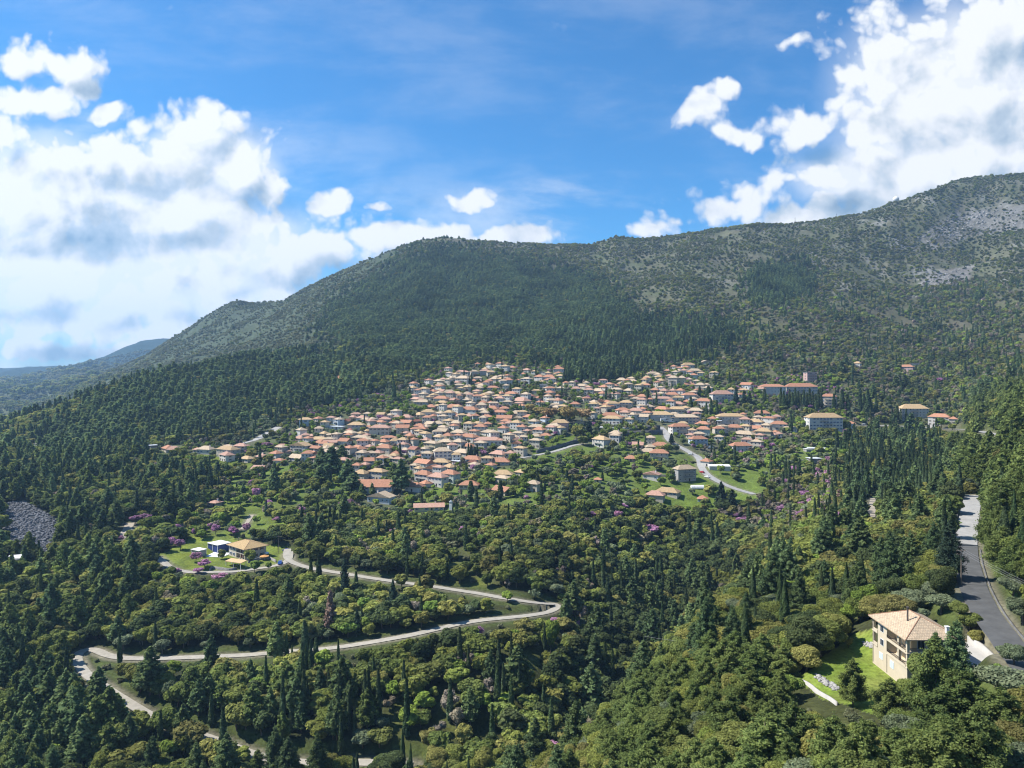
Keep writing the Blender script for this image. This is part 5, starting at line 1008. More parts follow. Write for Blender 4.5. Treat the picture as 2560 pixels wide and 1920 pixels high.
def crown_np(kind, seed, lod):
    """Crown of a tree one metre... in metres at natural size; lod 2 close, 1 middle, 0 far."""
    rs = np.random.default_rng(seed); V = []
    q = {3: 6.0, 2: 1.1, 1: .42, 0: .11}[lod]; sz = {3: .35, 2: .92, 1: 1.4, 0: 2.4}[lod]
    if kind in ('oak', 'holm', 'green', 'olive', 'redbud', 'bare', 'plane', 'bush'):
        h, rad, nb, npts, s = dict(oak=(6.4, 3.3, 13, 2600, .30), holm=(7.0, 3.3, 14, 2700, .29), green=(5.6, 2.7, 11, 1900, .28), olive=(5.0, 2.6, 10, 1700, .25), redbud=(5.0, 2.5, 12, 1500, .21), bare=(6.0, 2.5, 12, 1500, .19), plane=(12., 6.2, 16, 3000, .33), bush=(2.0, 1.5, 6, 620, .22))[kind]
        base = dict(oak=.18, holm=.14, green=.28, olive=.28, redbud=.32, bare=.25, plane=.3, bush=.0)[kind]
        cz = h*(base+(1-base)*.5); rz = h*(1-base)*.5
        for i in range(nb):
            d = rs.normal(size=3); d /= np.linalg.norm(d); d[2] = d[2]*.9+.1
            c = np.array((0, 0, cz))+d*np.array((rad, rad, rz))*rs.uniform(.35, .78)
            br = rad*rs.uniform(.28, .52); r = np.array((br, br, br*rs.uniform(.6, .85)))
            if kind in ('bare',): r *= np.array((.8, .8, 1.25))
            k = max(6, int(npts*q/nb*rs.uniform(.7, 1.3)))
            p, nn = blob_pts(c, r, k, rs, .45 if kind in ('bare', 'redbud', 'plane') else .3)
            p = p[p[:, 2] > .15]; nn = nn[-len(p):]
            nn = nn*1.25+rs.normal(size=nn.shape)*.5+np.array((0, 0, .45))
            V.append(cards(p, nn, s*sz, rs, 1.0 if kind not in ('bare', 'olive') else 1.7))
        if kind not in ('bare', 'redbud', 'plane'):
            k = int(npts*q*.25); p, nn = blob_pts(np.array((0, 0, cz)), np.array((rad, rad, rz))*.72, k, rs, .5); V.append(cards(p, nn+rs.normal(size=nn.shape)*.6+np.array((0, 0, .4)), s*sz*1.15, rs))
    elif kind in ('pine', 'lightpine', 'fir', 'dead'):
        h = dict(pine=12.5, lightpine=11.5, fir=15., dead=12.)[kind]; npts = dict(pine=2600, lightpine=3400, fir=3200, dead=900)[kind]; s = .27 if kind != 'lightpine' else .25
        layers = 11 if kind != 'fir' else 16; z0 = h*(.2 if kind != 'lightpine' else .16)
        R = dict(pine=2.7, lightpine=3.0, fir=3.2, dead=1.6)[kind]; tot = 0
        for i in range(layers):
            t = i/(layers-1); z = z0+(h*.97-z0)*t
            prof = (1-t)**.75 if kind in ('fir', 'dead') else (1-t**1.35)**.9+.04 if kind == 'pine' else (1-t**2.2)*.95+.08
            nb = max(2, int(round(7*(1-t*.55)))); a0 = rs.uniform(0, 6.28)
            for j in range(nb):
                an = a0+6.28*j/nb+rs.normal()*.25; L = R*prof*rs.uniform(.55, 1.18)+.25
                k = max(5, int(npts*q/(layers*5.5)*(L/R+.35)))
                u = rs.uniform(.08, 1, k)**.75; w = rs.normal(size=(k, 3))*np.array((.34, .34, .26))*(.35+L*.24)
                rise = (.10 if kind in ('pine', 'lightpine') else -.22)
                p = np.stack([np.cos(an)*L*u, np.sin(an)*L*u, z+rise*L*u+.22*L*u*u*(1 if kind != 'fir' else .4)], 1)+w
                nn = np.array((math.cos(an)*.35, math.sin(an)*.35, .8))+rs.normal(size=(k, 3))*.55
                V.append(cards(p, nn, s*sz, rs, 1.5))
        k = int(40*q)+3; p = np.array((0, 0, h*.96))+rs.normal(size=(k, 3))*np.array((.16, .16, .5)); V.append(cards(p, rs.normal(size=(k, 3))+np.array((0, 0, .6)), s*sz*.8, rs, 1.4))
    elif kind == 'cyp':
        h, R, npts = 12.0, .95, 2000; k = max(60, int(npts*q)); t = rs.uniform(0, 1, k); an = rs.uniform(0, 6.28, k)
        prof = np.sin(np.pi*np.clip(t*.86+.14, 0, 1)**.62)**.8*(1-.25*t); ripple = 1+.16*np.sin(an*3+t*9+seed)+.10*np.sin(an*5-t*23)
        r = R*prof*ripple*rs.uniform(.72, 1.0, k)
        p = np.stack([np.cos(an)*r, np.sin(an)*r, .5+t*(h-.5)], 1); nn = np.stack([np.cos(an), np.sin(an), np.full(k, .45)], 1)+rs.normal(size=(k, 3))*.4
        V.append(cards(p, nn, .27*sz*(1 if lod else .8), rs, 1.0))
    return np.vstack(V)
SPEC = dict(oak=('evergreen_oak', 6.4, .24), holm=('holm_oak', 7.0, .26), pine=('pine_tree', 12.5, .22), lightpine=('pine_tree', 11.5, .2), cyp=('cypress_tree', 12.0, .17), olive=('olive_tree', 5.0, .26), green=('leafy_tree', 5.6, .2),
            redbud=('redbud_tree', 5.0, .16), bare=('bare_tree', 6.0, .16), plane=('plane_tree', 12.0, .42), bush=('shrub', 2.0, .05), fir=('fir_tree', 15.0, .26), dead=('dead_pine', 12.0, .2))
CM, TM, JM = {}, {}, {}                                # crown, trunk and joined meshes by (kind, variant, lod)
NVAR = dict(oak=6, holm=4, pine=5, lightpine=4, cyp=4, olive=4, green=4, redbud=4, bare=4, plane=2, bush=4, fir=2, dead=1)
def get_crown(k, v, lod):
    if (k, v, lod) not in CM:
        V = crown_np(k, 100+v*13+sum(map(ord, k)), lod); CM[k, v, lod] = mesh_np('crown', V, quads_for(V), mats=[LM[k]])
    return CM[k, v, lod]
def trunk_arrays(k, v):
    nm, h, r = SPEC[k]; top = dict(oak=.5, holm=.5, pine=.93, lightpine=.9, cyp=.5, fir=.9, dead=.97, bush=.3).get(k, .55)
    return trunk_np(h, r, np.random.default_rng(7+v), limbs=0 if k in ('cyp', 'fir', 'bush', 'pine', 'lightpine') else 6 if k in ('bare', 'plane', 'redbud') else 4, lean=.015 if k in ('pine', 'cyp', 'fir', 'dead') else .05, top=top)
def get_trunk(k, v):
    if (k, v) not in TM:
        V, Q = trunk_arrays(k, v); TM[k, v] = mesh_np('trunk', V, Q, mats=[M_PALEBARK if k in ('bare', 'plane') else M_BARK], smooth=True)
    return TM[k, v]
def get_joined(k, v, lod):
    if (k, v, lod) not in JM:
        V = crown_np(k, 100+v*13+sum(map(ord, k)), lod); Tv, Tq = trunk_arrays(k, v); nq = len(V)//4
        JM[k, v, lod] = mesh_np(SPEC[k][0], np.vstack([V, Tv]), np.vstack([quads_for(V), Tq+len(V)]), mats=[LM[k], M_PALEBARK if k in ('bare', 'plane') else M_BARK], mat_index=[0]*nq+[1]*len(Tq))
    return JM[k, v, lod]
RADK = dict(oak=3.2, holm=3.2, pine=2.4, lightpine=2.8, cyp=.9, olive=2.4, green=2.5, redbud=2.3, bare=2.2, plane=5.5, bush=1.4, fir=3, dead=1.3)

# ------------------------------------------------------------------ planting
TREES = []                                             # kind, x, y, z, height scale, width scale, spin, forced
def plant(kind, u, vbase, vtop=None, wpx=None, forced=True, wide=1.0):
    x, y, z = hit(u, vbase); nm, h0, _ = SPEC[kind]
    sh = ((vbase-vtop)*y/F)/h0 if vtop is not None else 1.0
    sw = (wpx*y/F)/(2*RADK[kind]) if wpx else sh**.6*wide
    TREES.append((kind, x, y, z, sh, sw, random.uniform(0, 6.28), forced))
def explicit():
    H7 = lambda x, y: (1760+x/7.213, 930+y/7.213)
    for i in range(15):
        a = 1385+i*52; u, vb = H7(a, 625+(i*37) % 50); plant('cyp', u, vb, H7(0, 290+(i*53) % 130)[1], 7.5)
    for u, vt, vb, w in [(1911,972,1012,9),(1977,1033,1080,8.5),(1766,1006,1043,7),(1778,998,1042,8),(1792,1000,1040,8),(1405,1169,1199,8),(1417,1175,1211,8),(1331,1164,1186,5),(1470,1193,1213,6),(1506,1180,1202,7),(1362,1203,1226,6),(1380,1203,1226,6),
        (1171,1109,1148,6),(1178,1112,1147,9),(1187,1117,1145,7),(1193,1111,1144,6),(1177,1203,1252,17),(1191,1224,1278,11),(1141,1255,1282,7),(1251,1200,1246,13),(1000,1108,1142,7),(1515,968,998,5),(1535,973,999,6),(1618,971,1002,11),(1639,976,996,7),(1749,966,990,8),(1771,965,992,12),(1727,991,1024,9),
        (1420,913,953,8),(1410,930,958,7),(716,1068,1090,5),(740,1070,1088,5),(1048,946,967,5),(985,953,1005,10),(1038,962,982,5),(1024,966,986,6),(2413,901,953,8),(2522,913,971,12),(2546,868,918,9),(2119,1163,1243,17),(2085,1166,1240,14),(2504,1172,1258,15),(2511,1267,1424,42),(2506,1168,1262,15),(2558,1290,1427,34),
        (777,1392,1463,11),(797,1388,1444,12),(757,1470,1505,8),(890,1428,1478,12),(1049,1436,1500,9),(1055,1385,1443,9),(749,1503,1571,12),(920,1676,1795,13),(777,1598,1692,12),(790,1593,1660,14),(765,1610,1702,10),(730,1612,1670,7),(665,1250,1290,7),(592,1205,1232,5),(503,1150,1192,9),(340,1160,1190,6),(650,1118,1160,7),(2158,1110,1170,7),
        (2170,1075,1125,9),(2092,1073,1122,9),(2112,1075,1130,11),(2130,1090,1131,9),(2185,1080,1140,12),(2200,1095,1150,9),(2222,1092,1172,12),(2165,1140,1200,9),(2196,1135,1200,10),(2250,1110,1180,9),(2140,1120,1155,8),(2160,985,1020,9),(2170,975,1035,11),(2150,970,1030,9),(2190,990,1035,8),(2105,975,1030,10),(2085,985,1030,9),(2120,985,1032,10),(1960,950,980,5),(1990,935,955,5),(2030,925,950,6),(2034,930,952,5)]:
        plant('cyp', u, vb, vt, w)
    plant('fir', 2375, 1448, 1299, 66); plant('fir', 982, 1526, 1449, 26); plant('fir', 861, 1500, 1393, 26); plant('fir', 892, 1592, 1524, 20); plant('fir', 1472, 1090, 1051, 18); plant('fir', 1679, 1110, 1084, 14); plant('fir', 1803, 1270, 1205, 30); plant('fir', 1830, 1280, 1225, 26); plant('fir', 600, 1160, 1135, 10); plant('fir', 1330, 1005, 990, 8)
    plant('fir', 1840, 1010, 972, 14); plant('fir', 1860, 1015, 975, 14); plant('fir', 1874, 1016, 978, 14); plant('fir', 1772, 990, 968, 12)
    plant('dead', 825, 1586, 1479, 24); plant('dead', 2098, 1270, 1225, 18)
    for u, vb, vt, w in [(338,1310,1288,30),(362,1306,1284,34),(539,1337,1311,24),(583,1342,1316,28),(617,1332,1308,22),(428,1366,1343,26),(452,1374,1346,30),(355,1366,1345,24),(384,1362,1352,18),(490,1406,1381,28),(512,1420,1398,34),(446,1442,1418,22),(497,1433,1418,28),(549,1455,1432,32),(760,1308,1284,22),(690,1306,1292,20),(842,1276,1256,34),(872,1264,1250,20),(640,1252,1218,26),(668,1120,1105,30),(648,1196,1184,18),(597,1284,1272,18),(1208,1144,1122,20),(1317,1184,1168,15),(1546,1302,1276,26),(1630,1336,1312,40),(1856,1310,1290,36),(1491,968,955,20),(1582,1142,1132,12),(2070,1156,1140,16),(1949,1274,1259,24),(2160,1276,1256,18),(2349,956,944,18),(1474,1478,1455,22),(1922,1482,1458,24),(1952,1478,1460,18),(1542,1300,1278,24),(1195,1606,1564,24),(1385,1562,1545,30),(2075,1250,1236,20),(1985,1182,1164,30),(2010,1250,1225,30),(1545,978,968,10),(950,1050,1036,22),(505,1286,1270,16),(300,1355,1338,20),(330,1352,1340,18),(525,1322,1306,14)]:
        plant('redbud', u, vb, vt, w)
    for u, vb, vt, w in [(1382,1052,1018,44),(1418,1062,1014,52),(1455,1056,1020,44),(1350,1042,1016,36),(1325,1035,1008,24),(1028,1112,1088,22)]: plant('plane', u, vb, vt, w)
    for u, vb, vt, w in [(394,1320,1286,30),(2355,1072,1045,30),(637,1432,1402,26),(672,1426,1404,18),(1378,1640,1545,44),(1390,1908,1860,50),(525,1490,1448,34),(1950,1025,1015,20)]: plant('green', u, vb, vt, w)
    for u, vb, vt, w in [(1442,1098,1060,34),(1458,1112,1088,28),(628,1406,1372,32),(555,1398,1374,22)]: plant('oak', u, vb, vt, w)
    for u, vb, vt, w in [(805,1180,1122,34),(830,1195,1118,46),(855,1150,1113,26),(870,1215,1150,34),(880,1235,1185,40),(800,1210,1165,34),(985,1215,1160,30),(1003,1232,1150,36),(990,1195,1165,24),(905,1245,1210,18),(930,1240,1208,14)]: plant('pine', u, vb, vt, w)
    plant('lightpine', 2340, 1822, 1596, 104); plant('lightpine', 2305, 1800, 1668, 64); plant('lightpine', 2133, 1765, 1650, 62); plant('lightpine', 2225, 1810, 1700, 80)
    for u, vb, vt, w in [(2281,1532,1474,82),(2355,1535,1480,70),(2330,1500,1455,60),(2535,1500,1440,64),(2500,1420,1372,52),(2548,1440,1390,60),(2560,1560,1490,80),(2530,1380,1335,50),(2535,1665,1612,66),(2520,1760,1660,130),(2420,1830,1770,80)]: plant('olive', u, vb, vt, w)
    for u, vb, vt, w in [(2425,1580,1527,60),(2440,1610,1570,44),(2400,1545,1500,50),(2120,1620,1590,26)]: plant('oak', u, vb, vt, w)
explicit()
SUMK = np.zeros((PW+1, PH+1))
def covers(u0, u1, v0, v1, y):
    """Share of the tree's picture box that would hide something which has to stay visible."""
    a, b, c, d = [int(k/PS) for k in (u0, u1, v0, v1)]
    a, c, b, d = max(a, 0), max(c, 0), min(b+1, PW), min(d+1, PH)
    if b <= a or d <= c: return 0.0
    return float((KEEP[a:b, c:d] > y+1.5).mean())
def scatter():
    rs = np.random.default_rng(23)
    blocked = {}
    for bx, by, br in BLOCK:
        for i in range(int((bx-br)//12), int((bx+br)//12)+1):
            for j in range(int((by-br)//12), int((by+br)//12)+1): blocked.setdefault((i, j), []).append((bx, by, br))
    for t in TREES:
        bx, by, br = t[1], t[2], RADK[t[0]]*t[5]*.8
        for i in range(int((bx-br)//12), int((bx+br)//12)+1):
            for j in range(int((by-br)//12), int((by+br)//12)+1): blocked.setdefault((i, j), []).append((bx, by, br))
    bands = [(82, 200, 3.8), (200, 330, 4.4), (330, 620, 5.1), (620, 1000, 5.4), (1000, 2450, 6.0), (2450, 4200, 17.0)]
    for y0, y1, sp in bands:
        ys = np.arange(y0, y1, sp); X_, Y_ = np.meshgrid(np.arange(-.80*y1, .80*y1, sp), ys, indexing='ij')
        X_ = X_+rs.uniform(-.48, .48, X_.shape)*sp; Y_ = Y_+rs.uniform(-.48, .48, Y_.shape)*sp
        x, y = X_.ravel(), Y_.ravel(); ok = (np.abs(x/y) < .76) & (y > 80); x, y = x[ok], y[ok]
        i, j, a, b = cell(x, y); z = H(x, y); hid = HID[i, j]; rd = ROADD[i, j]
        u, v = project(x, y, z); ok = (hid < 9) & (v < 2150) & (rd > .9); x, y, z, u, v, hid, rd = [k[ok] for k in (x, y, z, u, v, hid, rd)]
        wob = np.clip(220/y, .35, 1)*np.where(y > 1000, 2.2, 1)
        zn = zone_of(u+fbm(x/13, y/13, 3)*22*wob+rs.normal(size=len(x))*np.where(y > 900, 26, 3), v+fbm(x/13+50, y/13, 3)*10*wob+rs.normal(size=len(x))*np.where(y > 900, 15, 2), y)
        clump = fbm(x/24+7, y/24, 3)*.9; clump2 = fbm(x/60, y/60+30, 3); bigc = fbm(x/95+3, y/120, 5, .62)
        rr = rs.uniform(0, 1, (len(x), 7))
        for n in range(len(x)):
            k = zn[n]; zone = ZONES[k] if k >= 0 else ('rest', None, None, None, 1.0 if y[n] < 900 else .7, dict(oak=.7, olive=.12, pine=.08, cyp=.05, green=.05) if y[n] < 1100 else dict(bush=1))
            dens = zone[4]
            if dens <= 0: continue
            if dens < 1 and rr[n, 0] > dens+(clump[n]*.55 if y[n] < 900 else bigc[n]*1.5)*(1-dens*.5): continue
            ws = zone[5]; ks = list(ws); w = [ws[q]*math.exp(.9*clump2[n]*(1 if q in ('pine', 'cyp') else -1 if q in ('oak', 'holm', 'olive') else 0)) for q in ks]; t = rr[n, 1]*sum(w); kind = ks[-1]
            for q, wt in zip(ks, w):
                if t < wt: kind = q; break
                t -= wt
            s = .72+.62*rr[n, 2]; sw = s*(.85+.35*rr[n, 3]); name = zone[0]
            if kind in ('oak', 'holm'): s *= 1.0; sw *= 1.06
            if name == 'gully': s *= 1.2; sw *= 1.12
            if kind == 'cyp': s *= 1.0 if name not in ('cypressbank', 'bankgrass') else 1.12; sw *= .95
            if kind == 'pine' and y[n] < 700 and (name in ('rightpines', 'spurpines') or (name in ('leftpines', 'leftslope2', 'cypressbank') and rr[n, 4] < .45)): kind = 'lightpine'
            if name == 'mountainforest': s *= .60 if kind == 'pine' else .85; sw *= 1.05
            if name == 'spurpines': s *= .70 if kind == 'lightpine' else .85; sw *= .85
            if name == 'pinehill' and kind == 'pine': s *= .82; sw *= 1.12
            if name in ('village',): s *= .82; sw *= .8
            if name in ('rightolive', 'scrub') and kind in ('oak', 'olive'): s *= .8; sw *= .8
            if kind == 'bush': s *= 1.0+.9*rr[n, 4]**2; sw *= 1.0+1.1*rr[n, 4]**2
            if name == 'farvalley': s *= 1.6; sw *= 1.6
            if y[n] > 2450: s *= 2.2; sw *= 2.4
            h = SPEC[kind][1]*s; r = RADK[kind]*sw
            if rd[n] < r*.55 and kind != 'bush': continue
            bl = False
            for bx, by, br in blocked.get((int(x[n]//12), int(y[n]//12)), ()):
                if (bx-x[n])**2+(by-y[n])**2 < (br+r*.45)**2: bl = True; break
            if bl: continue
            if y[n] < 1050:
                pr = r*F/y[n]*.8; c = covers(u[n]-pr, u[n]+pr, v[n]-h*F/y[n], v[n], y[n])
                if c > (.05 if v[n] < 1790 or u[n] > 1400 else .16) and rr[n, 5] > ((.03 if c > .3 else .14) if y[n] < 480 else (.15 if c > .35 else .62)):
                    # room for something low instead
                    if kind != 'bush' and rr[n, 6] < .5:
                        kind = 'bush'; s = .6+.5*rr[n, 2]; sw = s; h = 2*s; pr = 1.4*sw*F/y[n]
                        if covers(u[n]-pr, u[n]+pr, v[n]-h*F/y[n], v[n], y[n]) > .1: continue
                    else: continue
            TREES.append((kind, x[n], y[n], z[n], s, sw, rr[n, 6]*6.28, False))
scatter()

# ------------------------------------------------------------------ set the trees out: the largest of each kind one by one, the rest as woods
def place_trees():
    TB = {}
    for t in TREES:
        nm = SPEC[t[0]][0]; TB.setdefault(nm, []).append(t)
    rs = np.random.default_rng(5); rest = {}; counts = {}
    for nm, lst in TB.items():
        def show(t):
            k, x, y, z, s, sw, sp, fo = t; u, v = project(x, y, z)
            inn = -20 < u < 2580 and v-SPEC[k][1]*s*F/y < 1915
            i, j, a, b = cell(x, y); hidden = HID[i, j] > 2
            return -(SPEC[k][1]*s/y*RADK[k]*sw/y)*(1 if inn and not hidden else 1e-6)*(3 if fo else 1)
        lst.sort(key=show); cap = 297
        for n, t in enumerate(lst):
            k, x, y, z, s, sw, sp, fo = t; v = int(rs.integers(NVAR[k]))
            if n < cap and show(t) < -1e-9:
                detailed = n < 150
                lod = 3 if y < 215 else 2 if y < 430 else 1
                if detailed:
                    r = empty(nm, (x, y, z+ZC-.05), sp); r.scale = (sw, sw, s)
                    link(bpy.data.objects.new('crown', get_crown(k, v, lod)), r); link(bpy.data.objects.new('trunk', get_trunk(k, v)), r)
                else:
                    r = link(bpy.data.objects.new(nm, get_joined(k, v, lod))); r.location = (x, y, z+ZC-.05); r.rotation_euler = (0, 0, sp); r.scale = (sw, sw, s)
                ITEMS.append((r, k, x, y, z, s, sw))
            else: rest.setdefault(nm, []).append((k, v, x, y, z, s, sw, sp))
        counts[nm] = len(lst)
    print('TREE COUNTS', counts)
    return rest
ITEMS = []
REST = place_trees()
WOODS = dict(evergreen_oak='oak_woodland', holm_oak='darkened_oak_woodland', pine_tree='pine_forest', cypress_tree='cypress_wood', olive_tree='olive_grove', leafy_tree='leafy_thicket', redbud_tree='redbud_thicket', bare_tree='bare_thicket', shrub='scrub', fir_tree='fir_wood', plane_tree='plane_grove', dead_pine='dead_wood')
def woods(nm, lst):
    """One object for all the trees of a kind too many and too small to single out: points that carry tree models."""
    src = bpy.data.collections.new('models_'+nm); keys = {}
    for k, v, x, y, *_ in lst:
        lod = 3 if y < 180 else 2 if y < 300 else 1 if y < 620 else 0
        keys.setdefault((k, v % 3, lod), None)
    order = sorted(keys)
    for n, key in enumerate(order):
        o = bpy.data.objects.new('%04d_model' % n, get_joined(*key)); src.objects.link(o)
    idx = {k: n for n, k in enumerate(order)}
    P_ = np.array([(x, y, z+ZC-.05) for k, v, x, y, z, s, sw, sp in lst], np.float32)
    me = bpy.data.meshes.new(WOODS[nm]); me.vertices.add(len(P_)); me.vertices.foreach_set('co', P_.ravel())
    def attr(name, typ, arr, prop='value'):
        a = me.attributes.new(name, typ, 'POINT'); a.data.foreach_set(prop, np.asarray(arr).ravel())
    attr('pick', 'INT', np.array([idx[(k, v % 3, 3 if y < 180 else 2 if y < 300 else 1 if y < 620 else 0)] for k, v, x, y, z, s, sw, sp in lst], np.int32))
    attr('spin', 'FLOAT_VECTOR', np.array([(0, 0, t[7]) for t in lst], np.float32), 'vector')
    attr('size', 'FLOAT_VECTOR', np.array([(t[6], t[6], t[5]) for t in lst], np.float32), 'vector')
    o = link(bpy.data.objects.new(WOODS[nm], me)); tag(o, kind='stuff')
    ng = bpy.data.node_groups.new('plant_'+nm, 'GeometryNodeTree')
    ng.interface.new_socket('Geometry', in_out='INPUT', socket_type='NodeSocketGeometry'); ng.interface.new_socket('Geometry', in_out='OUTPUT', socket_type='NodeSocketGeometry')
    N, L = ng.nodes, ng.links
    gi = N.new('NodeGroupInput'); go = N.new('NodeGroupOutput'); ci = N.new('GeometryNodeCollectionInfo'); ci.inputs['Collection'].default_value = src
    ci.inputs['Separate Children'].default_value = True; ci.inputs['Reset Children'].default_value = True
    ip = N.new('GeometryNodeInstanceOnPoints'); ip.inputs['Pick Instance'].default_value = True
    def na(name, t):
        n = N.new('GeometryNodeInputNamedAttribute'); n.data_type = t; n.inputs['Name'].default_value = name; return n.outputs['Attribute']
    L.new(gi.outputs[0], ip.inputs['Points']); L.new(ci.outputs[0], ip.inputs['Instance']); L.new(na('pick', 'INT'), ip.inputs['Instance Index'])
    er = N.new('FunctionNodeEulerToRotation'); L.new(na('spin', 'FLOAT_VECTOR'), er.inputs[0]); L.new(er.outputs[0], ip.inputs['Rotation'])
    L.new(na('size', 'FLOAT_VECTOR'), ip.inputs['Scale']); L.new(ip.outputs[0], go.inputs[0])
    o.modifiers.new('planting', 'NODES').node_group = ng
for nm, lst in REST.items():
    if lst: woods(nm, lst)

# ------------------------------------------------------------------ labels
ORD = ['first', 'second', 'third', 'fourth', 'fifth', 'sixth', 'seventh', 'eighth', 'ninth', 'tenth', 'eleventh', 'twelfth', 'thirteenth', 'fourteenth', 'fifteenth']
NUMW = {1: 'one', 2: 'two', 3: 'three', 4: 'four', 5: 'five', 6: 'six', 7: 'seven', 8: 'eight', 9: 'nine', 10: 'ten', 11: 'eleven', 12: 'twelve'}
SPOTS = [('in the hamlet below the pine hill', 430, 1130), ('at the village edge by the olive road', 740, 1120), ('above the tall dark pines', 860, 1085), ('beside the tall dark pines', 960, 1150), ('in the lowest row above the meadow', 1080, 1200),
 ('around the four clustered cypresses', 1180, 1130), ('by the pale yellow blocks', 1080, 1095), ('in the crowded middle of the village', 1150, 1050), ('downhill from the brown plane trees', 1240, 1050), ('at the edge of the olive hill', 1040, 1015),
 ('at the top under the pine forest', 1180, 925), ('in the crowded upper rows', 1120, 975), ('under the cypress wood', 1330, 940), ('above the brown plane trees', 1380, 995), ('beside the walled climbing lane', 1330, 1100), ('by the dark stone terraces', 1560, 1080),
 ('by the long ochre-roofed buildings', 1660, 1035), ('under the end of the cypress wood', 1590, 970), ('on the topmost rise', 1690, 940), ('by the three roadside cypresses', 1770, 1010), ('behind the hotel cypresses', 1900, 960), ('around the yellow house with white tower', 1880, 1060),
 ('along the descending road', 1700, 1110), ('on the meadow by the grey block', 1680, 1190), ('among olives below the village', 1300, 1200), ('by the roadside taverna', 2290, 1050), ('on the wooded slope above the road', 2200, 930), ('by the redbud meadow', 540, 1250)]
def spot(u, v): return min(SPOTS, key=lambda s: ((s[1]-u)/1.6)**2+((s[2]-v)*1.3)**2)[0]
def plan_labels(items):
    """Gives each (key, [more and more telling descriptions], u) its own label; what still coincides is told apart by its place from the left."""
    todo = list(items); out = {}
    for lvl in range(max(len(i[1]) for i in items)):
        cnt = {}
        for it in todo: cnt.setdefault(it[1][min(lvl, len(it[1])-1)], []).append(it)
        nxt = []
        for lab, its in cnt.items():
            if len(its) == 1: out[its[0][0]] = lab
            else: nxt += its
        todo = nxt
    cnt = {}
    for it in todo: cnt.setdefault(it[1][-1], []).append(it)
    for lab, its in cnt.items():
        its.sort(key=lambda i: i[2]); n = len(its)
        for k, it in enumerate(its):
            w = 'leftmost' if k == 0 else 'rightmost' if k == n-1 else (ORD[k] if k < len(ORD) else str(k+1)+'th')+' from left'
            out[it[0]] = w+' of '+NUMW.get(n, str(n))+': '+lab
    return out
def label_houses():
    items = []
    for k, h in enumerate(HOUSES):
        wall = WALLC[h['wc']][0]; roof = ROOFC[h['rc']][0]; t = dict(h='hipped', g='gabled', t='gable-fronted', f='slab')[h['t']]; st = {1: 'single-storey', 2: 'two-storey', 3: 'three-storey'}.get(h['st'], 'four-storey'); sp = spot(h['u'], h['v'])
        noun = 'building' if h['w'] > 19 else 'house'; size = 'long' if h['w'] > 19 else 'narrow' if h['w'] < 7.5 else 'broad' if h['w'] > 13 else ''
        rt = roof+' '+t+' roof' if h['t'] != 'f' else 'flat roof'
        b1 = f'{wall} {st} {noun} with {rt}, {sp}'
        b2 = f'{(size+" ") if size else ""}{wall} {st} {noun} with {rt}, {sp}'
        ex = 'balcony' if h['bal'] else {'blue': 'blue shutters', 'brown': 'brown shutters', 'white': 'white windows'}[h['kind']]
        b3 = f'{(size+" ") if size else ""}{wall} {st} {noun}, {ex}, {roof} roof, {sp}'
        items.append((k, [b1, b2, b3], h['u']))
    labs = plan_labels(items)
    for k, h in enumerate(HOUSES):
        o = h['root']; L_ = labs[k].split(); 
        if len(L_) > 16: L_ = [w for w in L_ if w not in ('the', 'with')][:16]
        tag(o, ' '.join(L_), 'house', 'tile-roofed houses of the village')
SPECIAL = [(1056,1262,'chapel','cream chapel with one long salmon roof below the village','chapel'),(740,944,'chalet','tan-roofed chalet alone in the pine wood on the hill','house'),(1934,990,'hotel','white three-storey hotel block with two orange hipped roofs','hotel'),(2005,988,'hotel','long cream hotel wing with orange roof behind the cypress row','hotel'),
 (1718,1204,'apartment_house','big grey three-storey block with tan hipped roof beside the road','apartment house'),(2066,1077,'villa','broad bluish white villa with ochre roof beside the main road','house'),(934,1236,'school','long orange-roofed hall between dark pines and the white gable house','hall'),(374,1132,'stone_tower','square grey stone tower at the end of the hamlet','tower'),(2030,957,'ruin','roofless pinkish tower block behind cypresses','tower'),
 (945,1258,'gable_house','bluish white house with a broad tan gable, lowest on the slope','house'),(2288,1049,'taverna','white taverna with stacked terraces and ochre roof by the main road','taverna')]
for su, sv, nm, lab, cat in SPECIAL:
    h = min(HOUSES, key=lambda q: abs(q['u']-su)+abs(q['v']-sv))
    if abs(h['u']-su)+abs(h['v']-sv) < 26: h['special'] = (nm, lab, cat)
label_houses()
for h in HOUSES:
    if 'special' in h: nm, lab, cat = h['special']; o = h['root']; o.name = nm; o['label'] = lab; o['category'] = cat; del o['group']
TDESC = dict(oak='round olive-green evergreen oak', holm='round blackish green darkened oak', pine='dark green pine', lightpine='feathery light green pine', cyp='slender dark cypress', olive='grey-green olive tree', green='fresh bright green leafy tree', redbud='pink flowering redbud', bare='bare greyish brown tree', plane='tall yellow-brown budding plane tree', bush='low dark scrub bush', fir='blackish green conical fir', dead='dead reddish brown pine')
TCAT = dict(oak='tree', holm='holm oak', pine='pine', lightpine='pine', cyp='cypress', olive='olive tree', green='tree', redbud='redbud', bare='tree', plane='plane tree', bush='shrub', fir='fir', dead='dead tree')
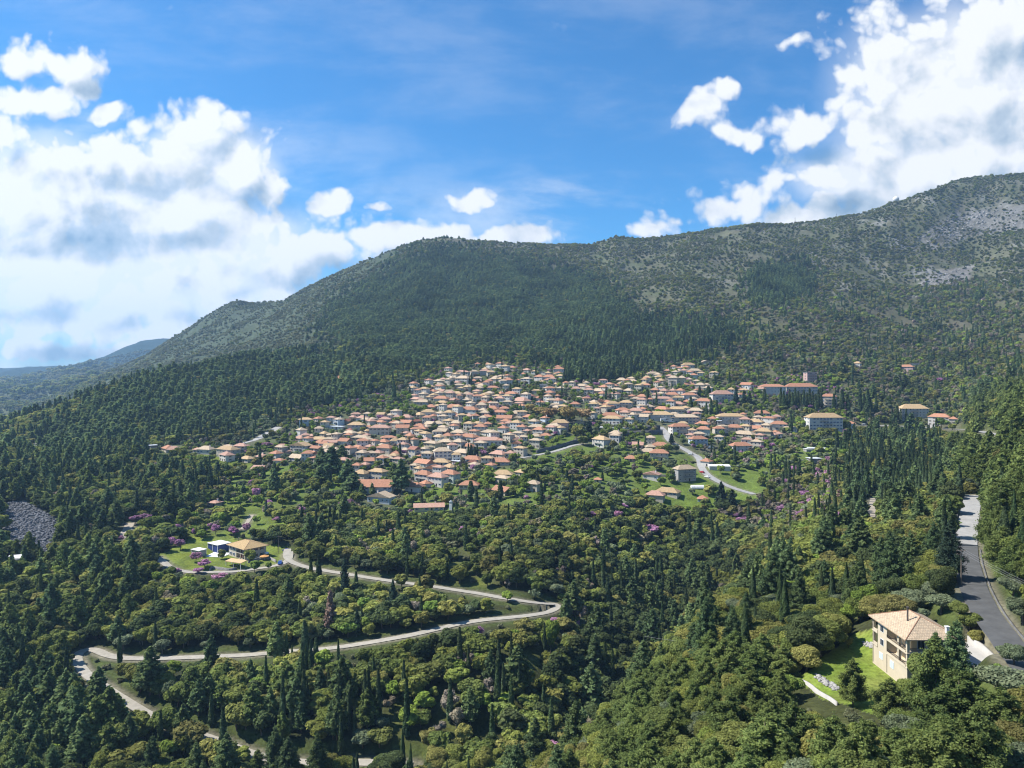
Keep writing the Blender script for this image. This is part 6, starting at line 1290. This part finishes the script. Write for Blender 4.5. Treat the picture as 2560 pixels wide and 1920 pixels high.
def place(u, v):
    if v > 1660 and u < 620: return 'on the slope below the lowest lane bend'
    if v > 1660 and u < 1350: return 'on the bank between the two lower lane stretches'
    if v > 1700 and u < 1950: return 'on the near spur in front of the gully'
    if u > 1950 and v > 1560: return 'around the cream villa and its lawn'
    if u > 2430: return 'on the hillside above the asphalt road'
    if u > 2150 and v > 1230: return 'between the cream villa and the pale upper road'
    if u > 1560 and v > 1330: return 'on the spur beyond the dark gully'
    if u > 1340 and v > 1330: return 'on the dark flank of the gully'
    if v > 1500: return 'between the hairpin stretches of the lane'
    if v > 1440 and u > 620: return 'just below the upper lane'
    if u < 330 and v > 1300: return 'in the pine wood around the scree'
    if u < 780 and v > 1330: return 'around the plot of the yellow house'
    if u < 800 and v > 1180: return 'on the redbud terraces above the yellow house'
    if v > 1290 and u < 1560: return 'on the wooded knoll above the upper lane'
    if u > 1820 and v > 1130: return 'on the redbud slope under the cypress valley'
    if u > 2060 and v > 1040: return 'in the cypress valley under the main road'
    if v > 1150: return 'in the olive belt below the village'
    if u < 640: return 'on the pine hill and its foot'
    if u < 900 and v < 1060: return 'on the olive hill beside the village'
    if v < 905: return 'on the upper mountainside'
    return 'between the village houses'
def label_trees():
    by = {}
    for r, k, x, y, z, s, sw in ITEMS: u, v = project(x, y, z); by.setdefault((k, place(u, v)), []).append((u, v, s, r))
    for (k, pl), lst in by.items():
        base = TDESC[k]+' '+pl; g = TCAT[k]+'s '+pl if TCAT[k] not in ('cypress', 'dead tree') else ('cypresses ' if TCAT[k] == 'cypress' else 'dead trees ')+pl
        if len(lst) == 1: tag(lst[0][3], base, TCAT[k]); continue
        lst.sort(key=lambda t: t[0]); n = len(lst)
        for i, (u, v, s, r) in enumerate(lst):
            if n <= 12:
                w = 'leftmost' if i == 0 else 'rightmost' if i == n-1 else ORD[i]+' from left'
                L_ = w+' of '+NUMW[n]+': '+base; tag(r, L_ if len(L_.split()) <= 16 else w+' '+TCAT[k]+' of '+NUMW[n]+' '+pl, TCAT[k], g)
            else: tag(r, base, TCAT[k], g)
label_trees()

# ------------------------------------------------------------------ air
def haze():
    x, y0, y1, z0, z1 = 13500, -60, 7400, float(Z.min())+ZC-1.0, float(Z.max())+ZC+60
    b = MB(); b.box(-x, x, y0, y1, z0, z1, 0); m = bpy.data.materials.new('air'); m.use_nodes = True; nt = m.node_tree; nt.nodes.clear()
    v = nt.nodes.new('ShaderNodeVolumePrincipled'); v.inputs['Color'].default_value = (.40, .66, 1.0, 1); v.inputs['Density'].default_value = HAZE; v.inputs['Anisotropy'].default_value = 0.2
    o = nt.nodes.new('ShaderNodeOutputMaterial'); nt.links.new(v.outputs[0], o.inputs['Volume']); ob = b.build('haze', m); tag(ob, kind='stuff')
HAZE = 8.5e-5
haze()
